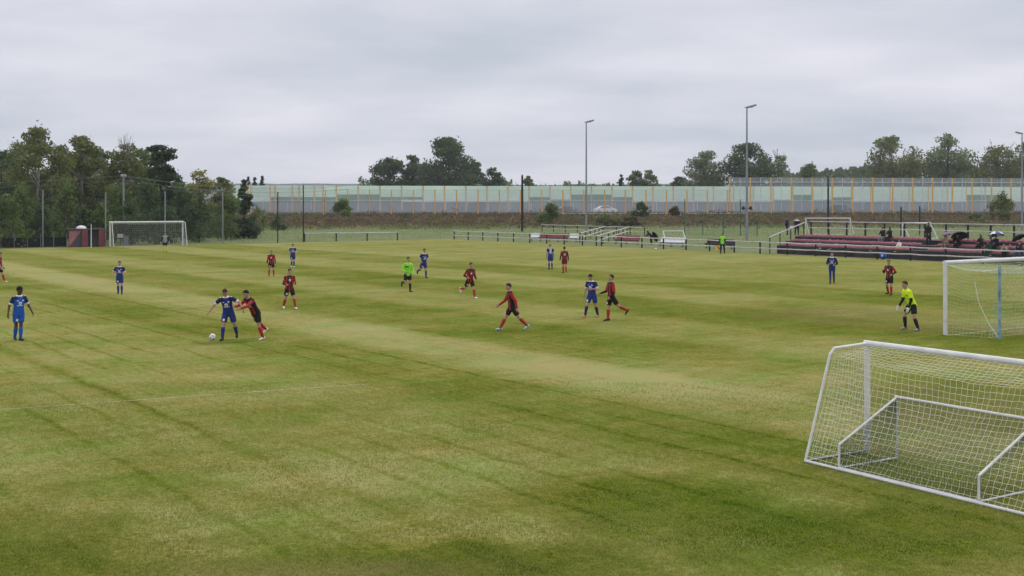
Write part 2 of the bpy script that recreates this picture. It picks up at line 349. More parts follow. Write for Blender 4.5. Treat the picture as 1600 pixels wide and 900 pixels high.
def tree(px, Y, top, wpx, label, leaf='mid', shape='round', base_z=0, n=3600, ls=None, cb=.25, name='tree', group=None, bark=None, bare=0, ground=None, gap=1.0):
    X = PX(px, Y); Ht = PZ(top, Y)-base_z; Wd = wpx*Y/F*1.18; t = thing(name, label, 'tree' if name != 'shrub' else 'shrub', (X, Y, base_z), 0, group)
    ls = ls or Y*.00125; rr = Wd/2; lean = random.uniform(-.03, .03)*Ht
    cl = []; K = max(14, int(48*gap)); n = int(n*2.3)
    z0 = Ht*cb
    for i in range(K):
        for _ in range(30):
            f = random.random()
            if shape == 'round': prof = math.sin(math.pi*min(1, (f*.93+.07)))**.55
            elif shape == 'cone': prof = (1-f)**.85*1.0+.05
            elif shape == 'tall': prof = (math.sin(math.pi*(f*.80+.17)))**.7
            elif shape == 'dome': prof = math.sqrt(max(.03, 1-f*f))
            else: prof = (.78+.22*math.sin(f*14+1))*(1-f*.62)
            a = random.uniform(0, 2*math.pi); rho = rr*prof*.88*math.sqrt(random.uniform(.04, 1))
            p = np.array([rho*math.cos(a)+lean*f, rho*math.sin(a), z0+(Ht-z0)*f])
            if all(np.linalg.norm(p-c[0]) > .17*rr for c in cl): break
        cr_ = rr*random.uniform(.26, .44)*(.5+.5*prof)
        p[2] = min(p[2], Ht-cr_*.6); cl.append((p, cr_))
    cl.append((np.array([lean, 0, Ht-rr*.17]), rr*.2))
    wts = np.array([c[1]**2 for c in cl]); wts /= wts.sum()
    idx = RNG.choice(len(cl), n, p=wts); cen = np.array([c[0] for c in cl])[idx]; rad = np.array([c[1] for c in cl])[idx]
    d = RNG.normal(size=(n, 3)); d /= np.linalg.norm(d, axis=1)[:, None]
    C = cen+d*(rad*RNG.random(n)**.4)[:, None]*np.array([1, 1, .72 if shape != 'pine' else .4])
    # stray leaves
    k = n//14; C[:k] += RNG.normal(size=(k, 3))*rr*.075
    C = C[C[:, 2] > .05]
    V, Fq = leafquads(C, ls, .75, .3); npmesh('crown', V, Fq, LM[leaf], t)
    tb = MB(); r0 = max(.06, Ht*.016)
    tb.tube([(0, 0, -.1), (lean*.2, 0, Ht*.3), (lean*.6, 0, Ht*.62), (lean, 0, Ht*.92)], [r0*1.25, r0, r0*.6, r0*.12], 7)
    for c, cr_ in cl[::2]:
        h0 = max(Ht*.12, c[2]-np.hypot(c[0], c[1])*.9-.3); h0 = min(h0, c[2]*.85)
        m_ = (c[0]*.5, c[1]*.5, h0+(c[2]-h0)*.42)
        tb.tube([(lean*h0/Ht, 0, h0), m_, tuple(c)], [r0*.45, r0*.3, r0*.08], 5)
    for i in range(bare):
        a = random.uniform(0, 6.28); h0 = Ht*random.uniform(.6, .85); e = Vector((math.cos(a)*rr*random.uniform(.1, .55), math.sin(a)*rr*.4, Ht*random.uniform(.95, 1.12)))
        s0 = Vector((lean, 0, h0)); tb.tube([s0, s0.lerp(e, .5)+Vector((.1, .1, .2)), e], [r0*.35, r0*.22, r0*.1], 4)
        for j in range(4):
            q = s0.lerp(e, random.uniform(.5, .9)); tb.tube([q, q+Vector((random.uniform(-.9, .9), random.uniform(-.6, .6), random.uniform(.5, 1.5)))], [r0*.14, r0*.07], 3)
    tb.build('trunk', bark or BARK, t, smooth=True); return t
def shrub(px, py, wpx, hpx, label, leaf='mid', n=900, z=0, Y=None, group=None, ls=None):
    if Y is None: p = G(px, py, z); Y = p.y
    top = py-hpx; X = PX(px, Y); Ht = hpx*Y/F; rr = wpx*Y/F/2
    t = thing('shrub', label, 'shrub', (X, Y, z), 0, group); cl = []
    for i in range(14):
        a = random.uniform(0, 6.28); f = random.random(); rho = rr*math.sqrt(max(0, 1-f*f))*math.sqrt(random.uniform(.1, .8))
        cl.append((rho*math.cos(a), rho*math.sin(a), Ht*f*.85+.08*Ht))
    cl.append((0, 0, Ht*.8))
    cen = np.array(cl)[RNG.integers(0, len(cl), n)]
    C = cen+RNG.normal(size=(n, 3))*np.array([rr*.16, rr*.16, Ht*.09]); C = C[C[:, 2] > .02]
    V, Fq = leafquads(C, ls or Y*.0011, .7); npmesh('foliage', V, Fq, LM[leaf], t)
    b = MB()
    for c in cl[:7]: b.tube([(0, 0, -.05), (c[0]*.5, c[1]*.5, c[2]*.45), c], [.05, .035, .012], 5)
    b.build('stem', BARK, t); return t
# left wood behind the far goal
LG = 'trees of the wood behind the far goal'
for a in [
 (6, 158, 236, 90, 'dark broadleaf tree at the left edge of the wood, lower than the birch beside it', 'dark', 'round', 4200, .1, 0),
 (60, 146, 199, 88, 'tallest loose-crowned birch of the wood, left of the red hut', 'olive', 'tall', 4600, .04, 2),
 (128, 152, 212, 74, 'second tall birch with drooping crown, above the red hut', 'olive', 'tall', 4000, .04, 2),
 (160, 165, 236, 60, 'dim broadleaf tree filling the gap between drooping birch and bare-topped birch', 'dark', 'round', 3200, .1, 0),
 (196, 150, 224, 62, 'thin birch with bare twigs sticking out of its top, left of the pine', 'olive', 'tall', 3000, .04, 9),
 (98, 166, 226, 60, 'broadleaf tree seen between the two tall birches', 'mid', 'round', 3000, .1, 0),
 (30, 172, 222, 84, 'tall dim tree behind the left edge of the wood', 'olive', 'round', 3000, .05, 0),
 (222, 170, 232, 72, 'tall dim tree between the bare-topped birch and the pine', 'mid', 'round', 3000, .05, 0),
 (140, 176, 226, 90, 'broad dim tree behind the drooping birch', 'olive', 'round', 3200, .05, 0),
 (312, 176, 266, 56, 'yellowing autumn tree right of the pine', 'yellow', 'dome', 2400, .1, 0),
 (345, 168, 276, 50, 'olive autumn tree between the yellowing tree and the dark fir', 'olive', 'dome', 2000, .1, 0),
 (278, 160, 282, 66, 'dark low tree under the right side of the pine', 'dark', 'dome', 2600, .05, 0)]:
    tree(a[0], a[1], a[2], a[3], a[4], a[5], a[6], n=a[7], cb=a[8], bare=a[9], group=LG, name='birch_tree' if 'birch' in a[4] else 'broadleaf_tree', bark=BIRCH if 'birch' in a[4] else None, ls=.19)
tree(252, 145, 224, 78, 'dark ragged pine rising behind the far goal', 'pine', 'pine', n=5200, cb=.16, name='pine_tree', group=LG, gap=1.3, ls=.17)
tree(381, 150, 279, 40, 'dark fir at the right end of the wood, beside the noise screen', 'pine', 'cone', n=2600, cb=.04, name='fir_tree', group=LG, ls=.17)
for px, py, wp, hp, lf, lb in [
 (12, 387, 70, 78, 'mid', 'big green bush at the left frame edge under the trees'),
 (66, 385, 60, 62, 'dark', 'dark bush behind the first grey fence post from the left'),
 (128, 384, 44, 58, 'dark', 'dark bush right behind the red hut'),
 (158, 383.5, 34, 62, 'fresh', 'bright green bush between the red hut and the far goal'),
 (205, 382, 60, 66, 'dark', 'dark bush behind the left half of the far goal'),
 (256, 381, 60, 60, 'dark', 'dark bush behind the right half of the far goal'),
 (312, 378, 66, 76, 'dark', 'wide dark bush right of the far goal'),
 (352, 375, 56, 72, 'mid', 'green bush left of the dark fir'),
 (36, 383, 50, 90, 'mid', 'tall green bush under the tallest birch'),
 (100, 381, 56, 88, 'mid', 'tall green bush behind the red hut and left of its white pole'),
 (180, 380, 60, 96, 'mid', 'tall green thicket under the bare-topped birch'),
 (232, 379, 56, 92, 'dark', 'tall dark thicket under the pine'),
 (285, 377, 60, 86, 'dark', 'tall dark thicket right of the far goal crossbar'),
 (404, 366, 32, 46, 'olive', 'olive bush at the left end of the noise screen'),
 (432, 360, 28, 22, 'dark', 'small dark bush below the noise screen, left of the first black mast')]:
    shrub(px, py, wp, hp, lb, lf, n=1500 if hp > 50 else 700, ls=.18, group='bushes along the wood and the bank')
# low dark undergrowth closing the wood
n = 9000; px = RNG.uniform(-60, 400, n); Yd = RNG.uniform(150, 185, n)
C = np.stack([(px-800)/F*Yd, Yd, RNG.random(n)**1.5*5.2*np.clip((420-px)/150, .15, 1)], 1)
V, Fq = leafquads(C, .3, .8); struct(npmesh('undergrowth', V, Fq, LM['dark']), 'stuff')
# trees beyond the motorway
CG = 'trees beyond the motorway'
for px, Y, top, wp, lf, sh, nn, lb, br in [
 (607, 330, 246, 52, 'dark', 'round', 2600, 'dark tree at the left end of the central group beyond the screen', 0),
 (645, 336, 243, 44, 'dark', 'round', 2200, 'second tree of the central group, left of the biggest one', 0),
 (701, 322, 215, 82, 'dark', 'round', 5200, 'biggest tree of the central group beyond the screen, with a tall crown', 0),
 (741, 330, 252, 34, 'dark', 'round', 1400, 'small tree leaning out right of the biggest central tree', 0),
 (771, 335, 262, 38, 'dark', 'dome', 1500, 'small round tree right of the central group', 0),
 (826, 345, 275, 22, 'mid', 'round', 800, 'little tree behind the black mast beside the central trees', 0),
 (971, 350, 273, 16, 'pine', 'cone', 700, 'small dark fir just right of the left lamp post', 0),
 (992, 345, 267, 32, 'mid', 'dome', 1300, 'green rounded tree right of the small dark fir', 0),
 (1016, 348, 266, 30, 'grey', 'dome', 1000, 'grey-green tree right of the green rounded tree', 0),
 (1062, 340, 276, 34, 'dark', 'dome', 1000, 'low dark tree left of the pale poplar', 0),
 (1101, 335, 236, 68, 'grey', 'dome', 3600, 'broad pale grey-green poplar left of the taller lamp post', 0),
 (1168, 325, 224, 78, 'dark', 'round', 5000, 'big dark oak behind the taller lamp post', 0),
 (1218, 345, 243, 44, 'grey', 'round', 900, 'half bare pale tree right of the big dark oak', 6),
 (1265, 350, 256, 40, 'mid', 'dome', 1200, 'low green tree right of the half bare tree', 0),
 (1395, 325, 212, 76, 'olive', 'round', 3400, 'loose airy tree left of the fan-shaped tree, beyond the tall screen', 0),
 (1480, 322, 209, 78, 'grey', 'dome', 3800, 'fan-shaped pale green tree beyond the tall screen', 0),
 (1562, 318, 228, 84, 'olive', 'dome', 3600, 'olive tree with bare twigs on top near the right frame edge', 8),
 (1606, 322, 222, 50, 'olive', 'tall', 1500, 'thin half bare tree at the right frame edge', 8)]:
    tree(px, Y, top, wp, lb, lf, sh, n=nn, cb=.18, base_z=1.3, group=CG, name='fir_tree' if 'fir' in lb else 'broadleaf_tree', ls=Y*.00105, bare=br)
for px, tp in ((388, 276), (398, 278), (409, 275)):
    tree(px, 300, tp, 16, {388: 'leftmost', 398: 'middle', 409: 'rightmost'}[px]+' of three small firs above the left end of the screen', 'pine', 'cone', n=600, cb=.05, base_z=1.3, name='fir_tree', group='three small firs', ls=.3)
# distant woods reading as one mass
def wood(px0, px1, Y0, Y1, topf, n, leaf, ls):
    px = RNG.uniform(px0, px1, n); Yd = RNG.uniform(Y0, Y1, n); tops = np.array([topf(p) for p in px])
    bump = 2.2*np.sin(px*.31)+1.6*np.sin(px*.83+1)+1.3*np.sin(px*1.9)
    zt = H-(tops+bump-YH)*Yd/F
    C = np.stack([(px-800)/F*Yd, Yd, zt*(1-.5*RNG.random(n)**1.6)], 1)
    V, Fq = leafquads(C, ls, .8); struct(npmesh('distant_wood', V, Fq, LM[leaf]), 'stuff')
wood(1225, 1400, 480, 560, lambda p: 272-max(0, p-1250)*.1, 5000, 'dark', .75)
wood(1340, 1640, 400, 470, lambda p: 262-6*math.sin((p-1340)/60), 9000, 'dark', .6)
wood(560, 800, 420, 460, lambda p: 283-3*math.sin(p/21), 3000, 'dark', .5)
wood(880, 1090, 520, 600, lambda p: 288-2*math.sin(p/17), 2500, 'dark', .6)
wood(800, 960, 800, 900, lambda p: 290, 900, 'dark', .7)
# scrub on the bank
n = 15000; t_ = RNG.uniform(-30, 200, n); s_ = RNG.uniform(2, 16, n); base = B0+BD*0
hts = (RNG.random(n)**1.5)*(1.0+.5*np.sin(t_*.35)+.4*np.sin(t_*.9+2))
C = np.stack([B0.x+BD.x*t_+BN.x*s_, B0.y+BD.y*t_+BN.y*s_, np.array([gz(a, b) for a, b in zip(s_, t_)])+hts*.8+.05], 1)
V, Fq = leafquads(C, .2, .5, 1.0); struct(npmesh('bank_scrub', V, Fq, LM['brown']), 'stuff')
n = 14000; t_ = RNG.uniform(-30, 200, n); s_ = RNG.uniform(3, 21, n)
keep = (np.sin(t_*.21)+np.sin(t_*.07+s_*.3)) > .05; t_, s_ = t_[keep], s_[keep]; n = len(t_)
C = np.stack([B0.x+BD.x*t_+BN.x*s_, B0.y+BD.y*t_+BN.y*s_, np.array([gz(a, b) for a, b in zip(s_, t_)])+RNG.random(n)*.7], 1)
V, Fq = leafquads(C, .2, .5, 1.0); struct(npmesh('green_weeds', V, Fq, LM['mid']), 'stuff')
n = 5000; t_ = RNG.uniform(-30, 200, n); s_ = RNG.uniform(3, 17, n)
keep = (np.sin(t_*.33+1.3)*np.sin(t_*.11+s_*.5)) > .25; t_, s_ = t_[keep], s_[keep]; n = len(t_)
C = np.stack([B0.x+BD.x*t_+BN.x*s_, B0.y+BD.y*t_+BN.y*s_, np.array([gz(a, b) for a, b in zip(s_, t_)])+RNG.random(n)*.9], 1)
V, Fq = leafquads(C, .18, .35, 1.2); struct(npmesh('dry_grass', V, Fq, LM['yellow']), 'stuff')
# rough grass between the railings and the bank
n = 16000; px = RNG.uniform(280, 1640, n); Yd = 128+75*RNG.random(n)**.8; X = (px-800)/F*Yd
off = (X-R0.x)*RN.x+(Yd-R0.y)*RN.y; tt = (X-R0.x)*RR.x+(Yd-R0.y)*RR.y; keep = ((off > 7) | (tt < -51.5)) & ~((tt > -2) & (off < 9)); X, Yd = X[keep], Yd[keep]; n = len(X)
C = np.stack([X, Yd, RNG.random(n)*.35], 1); V, Fq = leafquads(C, .13, .3, 1.5); struct(npmesh('rough_grass', V, Fq, LM['pale']), 'stuff')
for px, py, wp, hp, lf, lb in [
 (535, 338, 30, 27, 'fresh', 'round green bush against the screen right of the second black mast'),
 (863, 342, 26, 24, 'mid', 'round dark green bush left of the parked line of sight to the white car'),
 (850, 347, 24, 12, 'fresh', 'low yellow-green bush at the foot of the round dark green one'),
 (950, 353, 44, 17, 'olive', 'wide olive bush on the bank right of the left lamp post'),
 (985, 352, 30, 12, 'brown', 'low brown bush right of the wide olive bush'),
 (1001, 338, 26, 19, 'dark', 'feathery dark sapling below the screen, right of the white car'),
 (1055, 336, 16, 12, 'brown', 'small brown bush left of the green court posts'),
 (1566, 345, 40, 42, 'olive', 'tall olive bush before the tall screen near the right edge'),
 (1525, 345, 24, 10, 'mid', 'low bush left of the tall olive bush')]:
    p = Vector((PX(px, 206), 206, 0)); s_ = (p-B0).dot(BN); lb = lb.replace('left of the parked line of sight to the white car', 'in front of the screen, left of the white car')
    shrub(px, py, wp, hp, lb, lf, n=2200, Y=206, z=max(0, PZ(py, 206)), ls=.2, group='bushes on the bank below the screen')

# ------------------------------------------------------------------ noise screens
def leafmat_panel(name, col):            # milky acrylic: light comes through it
    m = mat(name, col, .35, .07, .07); nt = m.node_tree; b = nt.nodes['Principled BSDF']; src = b.inputs['Base Color'].links[0].from_socket
    t = nt.nodes.new('ShaderNodeBsdfTranslucent'); nt.links.new(src, t.inputs['Color']); x = nt.nodes.new('ShaderNodeMixShader'); x.inputs[0].default_value = .6
    nt.links.new(b.outputs[0], x.inputs[1]); nt.links.new(t.outputs[0], x.inputs[2]); nt.links.new(x.outputs[0], nt.nodes['Material Output'].inputs['Surface']); return m
orange = mat('orange_steel', (.72, .40, .10), .55, .1)
palegrey = mat('pale_grey_rail', (.58, .59, .62), .6, .1)
concrete = mat('grey_concrete', (.22, .22, .225), .9, .2, 1.2)
darkbase = mat('dark_plinth', (.05, .048, .046), .9, .3, 1)
clear = glassmat('clear_acrylic', (.6, .66, .66), .2)
greenp = leafmat_panel('green_acrylic', (.76, .87, .76))
hedge_refl = leafmat_panel('painted_hedge_reflection', (.20, .38, .22))  # hedge reflections on the acrylic, put into the colour as darker green
greyp = mat('grey_absorber', (.22, .225, .245), .85, .2, .2)
def screen(label, t0, t1, step, off, top, kind, cat='noise barrier'):
    o = B0+BD*t0+BN*off; rz = math.atan2(BD.y, BD.x); t = thing('noise_barrier', label, cat, (o.x, o.y, ZB), rz); Ln = t1-t0; k = round(Ln/step); st = Ln/k
    for i in range(k+1):
        b = MB(); b.box((i*st, 0, top/2-.05), (.21, .24, top+.1)); b.box((i*st, -.01, .1), (.42, .4, .3)); b.build('post', orange, t, bevel=.02)
    b = MB(); b.box((Ln/2, 0, .22), (Ln, .14, .44)); b.build('plinth', darkbase, t)
    if kind == 'front':
        b = MB(); b.box((Ln/2, 0, .57), (Ln, .1, .25)); b.build('concrete_panel', concrete, t)
        b = MB()
        for i in range(k):
            b.box(((i+.5)*st, 0, (top+.7)/2), (st-.27, .03, top-.7))
        b.build('panel', clear, t)
        for z in [2.75]+([top-.9] if top > 6.2 else []):
            b = MB(); b.box((Ln/2, -.16, z), (Ln, .08, .11)); b.build('rail', palegrey, t)
        for i in range(k): b = MB(); zt_ = top-.05 if top > 6.2 else 2.7; b.box(((i+.5)*st, -.03, (zt_+1)/2), (.09, .08, zt_-1)); b.build('mullion', palegrey, t)
    else:
        b = MB(); b.box((Ln/2, 0, 1.5), (Ln, .12, 2.1)); b.build('absorber_panel', greyp, t)
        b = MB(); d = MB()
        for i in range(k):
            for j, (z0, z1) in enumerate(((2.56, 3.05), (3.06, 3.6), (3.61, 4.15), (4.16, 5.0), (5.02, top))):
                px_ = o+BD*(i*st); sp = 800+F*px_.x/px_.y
                zone = [(415, 640, .95, .75), (515, 590, .95, 1), (800, 985, .95, .6), (880, 940, 1, 1), (1180, 1330, .9, .6), (1215, 1260, 1, 1), (1400, 1560, .55, .2), (1490, 1545, 1, .9)]  # columns of the screen that get painted hedge reflections
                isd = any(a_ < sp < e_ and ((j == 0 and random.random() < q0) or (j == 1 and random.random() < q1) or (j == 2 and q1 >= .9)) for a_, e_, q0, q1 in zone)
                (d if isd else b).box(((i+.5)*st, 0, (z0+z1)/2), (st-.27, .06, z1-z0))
        b.build('green_panel', greenp, t); d.build('baked_dark_panel', hedge_refl, t)
    return t
def tpx(px):    # parameter along barrier for a photo column
    c = (px-800)/F; return (c*B0.y-B0.x)/(BD.x-c*BD.y)
T = [tpx(x) for x in (392, 505, 1140, 1640)]
screen('left end of the clear noise screen, full height, beside the wood', T[0], T[1], 4.0, 0, 5.55, 'front')
screen('long middle stretch of the clear noise screen with low orange posts', T[1]+.4, T[2]-.4, 4.0, 0, 4.85, 'front')
screen('tall right stretch of the clear noise screen behind the grandstand', T[2], T[3], 4.0, 0, 7.25, 'front')
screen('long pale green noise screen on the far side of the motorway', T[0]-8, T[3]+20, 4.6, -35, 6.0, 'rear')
# white guard rail along the foot of the screen
def guard(label, px0, px1, off, step, name='guard_rail', hz=.95):
    t0, t1 = tpx(px0), tpx(px1); o = B0+BD*t0+BN*off; z0 = gz(off, t0); t = thing(name, label, 'guard rail', (o.x, o.y, ZB-.55), math.atan2(BD.y, BD.x)); Ln = t1-t0; k = int(Ln/step)
    for i in range(k+1): b = MB(); b.tube([(i*step, 0, -.5), (i*step, 0, hz)], .05, 6); b.build('post', palegrey, t)
    b = MB(); b.tube([(0, 0, hz), (Ln, 0, hz)], .05, 6); b.build('rail', palegrey, t)
    b = MB(); b.tube([(0, 0, hz*.45), (Ln, 0, hz*.45)], .035, 6); b.build('rail', palegrey, t)
guard('white pipe guard rail along the foot of the noise screen', 868, 1160, 3.2, 2.9)

# ------------------------------------------------------------------ cars on the motorway
glassd = mat('tinted_glass', (.02, .025, .03), .15, .1, spec=.6); tyre = mat('rubber', (.02, .02, .02), .85, .1); steel = mat('bright_steel', (.5, .5, .52), .35, .1, metal=.7)
lampm = mat('clear_lamp', (.7, .7, .7), .2, .05); redl = mat('red_lamp', (.4, .02, .02), .3, .05)
def car(px, s_off, colm, label, flip=False, van=False):
    t0 = tpx(px); p = B0+BD*t0+BN*s_off; k = 1
    p = Vector((PX(px, p.y), p.y, ZB+.33)); t = thing('car', label, 'car', p, math.atan2(BD.y, BD.x)+(math.pi if flip else 0))
    prof = [(-2.15, .35), (-2.2, .75), (-2.0, .98), (-1.45, 1.05), (-.75, 1.46), (.55, 1.48), (1.2, 1.06), (1.9, .95), (2.2, .7), (2.2, .32)] if not van else \
           [(-2.2, .35), (-2.3, .9), (-2.2, 1.5), (-2.0, 1.72), (.9, 1.74), (1.5, 1.15), (2.2, .95), (2.35, .65), (2.35, .32)]
    b = MB(); n = len(prof); vs = []
    for y, s in ((-.86, 1), (-.78, 1), (.78, 1), (.86, 1)):
        for (x, z) in prof:
            e = abs(y) > .8; tuck = .16 if z > 1.1 else 0
            vs.append((x*(.985 if e else 1), y-math.copysign(tuck, y), z-(.03 if e and z > .5 else 0)))
    fs = [(r*n+i, r*n+(i+1) % n, (r+1)*n+(i+1) % n, (r+1)*n+i) for r in range(3) for i in range(n)]
    fs += [tuple(range(n))[::-1], tuple(3*n+i for i in range(n))]
    b.add(vs, fs); b.build('body', colm, t, smooth=False, bevel=.03)
    for y in (-.76, .76):
        w_ = MB(); q = [(-1.2, 1.08), (-.68, 1.38), (.5, 1.4), (1.02, 1.08)] if not van else [(-1.9, 1.1), (-1.85, 1.6), (.8, 1.6), (1.25, 1.15)]
        ws = [(x, y+math.copysign(.085 if z < 1.2 else -.01, y)*(1), z) for x, z in q]; wo = [(x, yy+math.copysign(.03, y), z) for x, yy, z in ws]
        w_.add(ws+wo, [(0, 1, 2, 3), (7, 6, 5, 4), (0, 4, 5, 1), (1, 5, 6, 2), (2, 6, 7, 3), (3, 7, 4, 0)]); w_.build('window', glassd, t)
    for x in (-1.35, 1.35):
        for y in (-.78, .78):
            w_ = MB(); w_.tube([(x, y-.11, .32), (x, y+.11, .32)], .32, 16); wo = w_.build('wheel', tyre, t)
            w2 = MB(); w2.tube([(x, y-.125, .32), (x, y+.125, .32)], .19, 12); w2.build('rim', steel, wo)
    for y in (-.6, .6):
        h = MB(); h.ell((2.17, y, .74), (.06, .16, .08)); h.build('headlight', lampm, t)
        h = MB(); h.ell((-2.16, y, .84), (.05, .14, .08)); h.build('tail_light', redl, t)
    return t
car(945, -6, mat('white_car_paint', (.75, .75, .76), .3, .03), 'white car passing behind the screen right of the left lamp post')
car(884, -6, mat('dark_car_paint', (.05, .055, .07), .3, .05), 'dark grey car passing just left of the white car', True)
car(1312, -7, mat('navy_car_paint', (.03, .045, .07), .3, .05), 'dark car passing behind the tall screen, above the goal by the stand', van=True)

# ------------------------------------------------------------------ lamp posts and masts
galv = mat('galvanised_steel', (.25, .27, .29), .5, .12, metal=.4); blackp = mat('black_paint', (.016, .016, .018), .6, .2); dkgrey = mat('dark_grey_steel', (.06, .065, .07), .6, .15)
def lamp(px, Y, top, label, heads=2, fl=1):
    t = thing('lamp_post', label, 'lamp post', (PX(px, Y), Y, 0)); h = PZ(top, Y)
    b = MB(); b.tube([(0, 0, 0), (0, 0, h*.5), (0, 0, h)], [.17, .13, .08], 10); b.box((0, 0, .02), (.5, .5, .06)); b.build('pole', galv, t, smooth=False)
    b = MB(); b.box((.18*fl, 0, h+.02), (1.0, .08, .08)); b.build('bracket', galv, t)
    for i in range(heads):
        y = (i-(heads-1)/2)*.75
        l = MB(); l.box((.55*fl, y, h+.16), (1.05, .55, .2), M=Matrix.Rotation(R(-14)*fl, 3, 'Y')); o = l.build('lamp_head', galv, t, bevel=.04)
        l = MB(); l.box((.57*fl, y, h+.05), (.85, .45, .03), M=Matrix.Rotation(R(-14)*fl, 3, 'Y')); l.build('lens', palegrey, o)
    return t, h
lamp(916, 167, 191, 'tall grey floodlight post with a single lamp, left of the white car', 1)
t, h = lamp(1167, 144, 168, 'tallest grey floodlight post with a double lamp, left of the grandstand', 2)
for dx, nm in ((-.45, blackp), (.45, blackp)):
    b = MB(); b.ell((dx, 0, 3.9), (.2, .22, .24)); b.tube([(0, 0, 3.8), (dx, 0, 3.8)], .03, 6); b.build('loudspeaker', blackp, t)
lamp(1597, 193, 209, 'grey floodlight post at the right frame edge behind the stand', 1, -1)
def mast(px, Y, top, r, m, label, name='mast', base=0, group=None):
    t = MB(); h = PZ(top, Y)-base; t.tube([(0, 0, 0), (0, 0, h*.97), (0, 0, h)], [r, r*.8, r*.5], 8); o = t.build(name, m); o.location = (PX(px, Y), Y, base); return tag(o, label, 'mast', group)
mast(816, 185, 273, .2, blackp, 'thick black mast standing alone on the meadow left of the seats')
mast(1294, 180, 277, .17, blackp, 'black mast rising over the goal behind the stand')
mast(1408, 160, 323, .14, blackp, 'black mast at the left post of the goal behind the right half of the stand')
mast(1437, 165, 322, .11, blackp, 'thinner black mast in the middle of the goal behind the stand')
# green posted mesh court
gpost = mat('green_steel', (.03, .11, .06), .6, .2)
t = thing('court_fence', 'green posted mesh fence of a small court behind the seats', 'fence', G(1070, 367))
for px, py, tp in ((1070, 367, 311), (1098, 367, 343), (1157, 368, 312), (1130, 368, 343), (1183, 369, 345)):
    p = G(px, py)-t.location; Y = G(px, py).y; b = MB(); b.tube([p, (p.x, p.y, PZ(tp, Y))], .07, 6); b.build('post', gpost, t)
b = MB(); p0 = G(1070, 367)-t.location; p1 = G(1183, 369)-t.location
for i in range(9): z = .05+i*.27; b.tube([p0+Vector((0, 0, z)), p1+Vector((0, 0, z))], .012, 3)
for i in range(60): p = p0.lerp(p1, i/59); b.tube([p, p+Vector((0, 0, 2.2))], .008, 3)
b.build('mesh', gpost, t)

# ------------------------------------------------------------------ railings
white = mat('white_paint', (.66, .65, .63), .55, .12, 3); railw = mat('weathered_white_rail', (.50, .48, .45), .7, .2, 2)
def railing(label, p, q, step=3.1, hz=1.1, rails=(1.07, .52), z0=0, z1=0, post=blackp, rail=railw, rr=.058, pr=.08, name='railing', rmask=None):
    p = Vector(p); q = Vector(q); p.z = z0; q.z = z1; t = thing(name, label, 'railing', p); Ln = (q-p).length; k = max(1, round(Ln/step)); d = (q-p)
    for i in range(k+1):
        c = d*(i/k); b = MB(); b.tube([c-Vector((0, 0, .1)), c+Vector((0, 0, hz))], pr, 6); b.build('post', post, t)
    for r_ in rails:
        b = MB(); o = Vector((-d.y, d.x, 0)).normalized()*-(pr+.03)
        pts = [d*(i/(k*3))+o+Vector((0, 0, r_+(-.03*math.sin(math.pi*(i % 3)/3.0))+random.uniform(-.008, .008))) for i in range(k*3+1)]
        b.tube(pts, rr, 6); b.build('rail', rail, t)
    return t
railing('long white two-bar railing on black posts along the far touchline', RL(-49.5), RL(32), 3.1)
gl0 = G(476, 377.5); gl1 = G(621, 375.5)
railing('white top bar on dark posts behind the far goal line, left of the corner', gl0, gl1, 3.4, 1.0, (.98,), rr=.07)
b0 = Vector((PX(847, 185), 185, 0)); b1 = Vector((PX(1007, 163), 163, 0))
railing('second white railing behind the row of seats by the left lamp post', b0, b1, 3.3, 1.15, (1.12, .55))
railing('left white railing crossing from the touchline to the second railing', (PX(906, 136), 136, 0), (PX(942, 170), 170, 0), 6.5, 1.1, (1.08, .55), rr=.06)
railing('right white railing crossing from the touchline to the second railing', (PX(936, 121), 125, 0), (PX(980, 166), 166, 0), 6.5, 1.1, (1.08, .55), rr=.06)
# fence with tall ball-stop net behind the far goal
tp0 = G(67, 386); t = thing('ball_stop_fence', 'tall ball stop net on grey posts behind the far goal', 'fence', tp0); last = None
P_ = []
for px, py, tp, m in ((-22, 388.5, 297, galv), (67, 386, 297, galv), (165, 384.5, 300, galv), (258, 383, 299, galv), (348, 381, 300, galv), (434, 379.5, 300, blackp), (474, 378.5, 289, blackp)):
    g_ = G(px, py); p = g_-tp0; hh = PZ(tp, g_.y); b = MB(); b.tube([p, p+Vector((0, 0, hh))], .068, 6); b.build('post', m, t); P_.append((p, hh))
b = MB()
for (p, h0), (q, h1) in zip(P_[:-1], P_[1:]):
    for i in range(12): f = i/11; b.tube([p+Vector((0, 0, .05+f*h0*.98)), q+Vector((0, 0, 0.05+f*h1*.98))], .0028, 3, cap=False)
    for i in range(1, 20): c = p.lerp(q, i/20); b.tube([c, c+Vector((0, 0, h0+(h1-h0)*i/20))], .0028, 3, cap=False)
b.build('net', dkgrey, t)
tf = thing('mesh_fence', 'low dark mesh fence at the foot of the wood, left of the red hut', 'fence', G(-20, 387.5))
pa, pb = Vector((0, 0, 0)), G(104, 385.2)-tf.location
for i in range(7): c = pa.lerp(pb, i/6); b = MB(); b.tube([c, c+Vector((0, 0, 1.35))], .04, 6); b.build('post', galv, tf)
b = MB(); dd = pb-pa; b.box(pa.lerp(pb, .5)+Vector((0, 0, .5)), (dd.length, .02, .95), math.atan2(dd.y, dd.x)); b.build('screen_cloth', mat('black_cloth', (.012, .016, .014), .9, .3), tf)
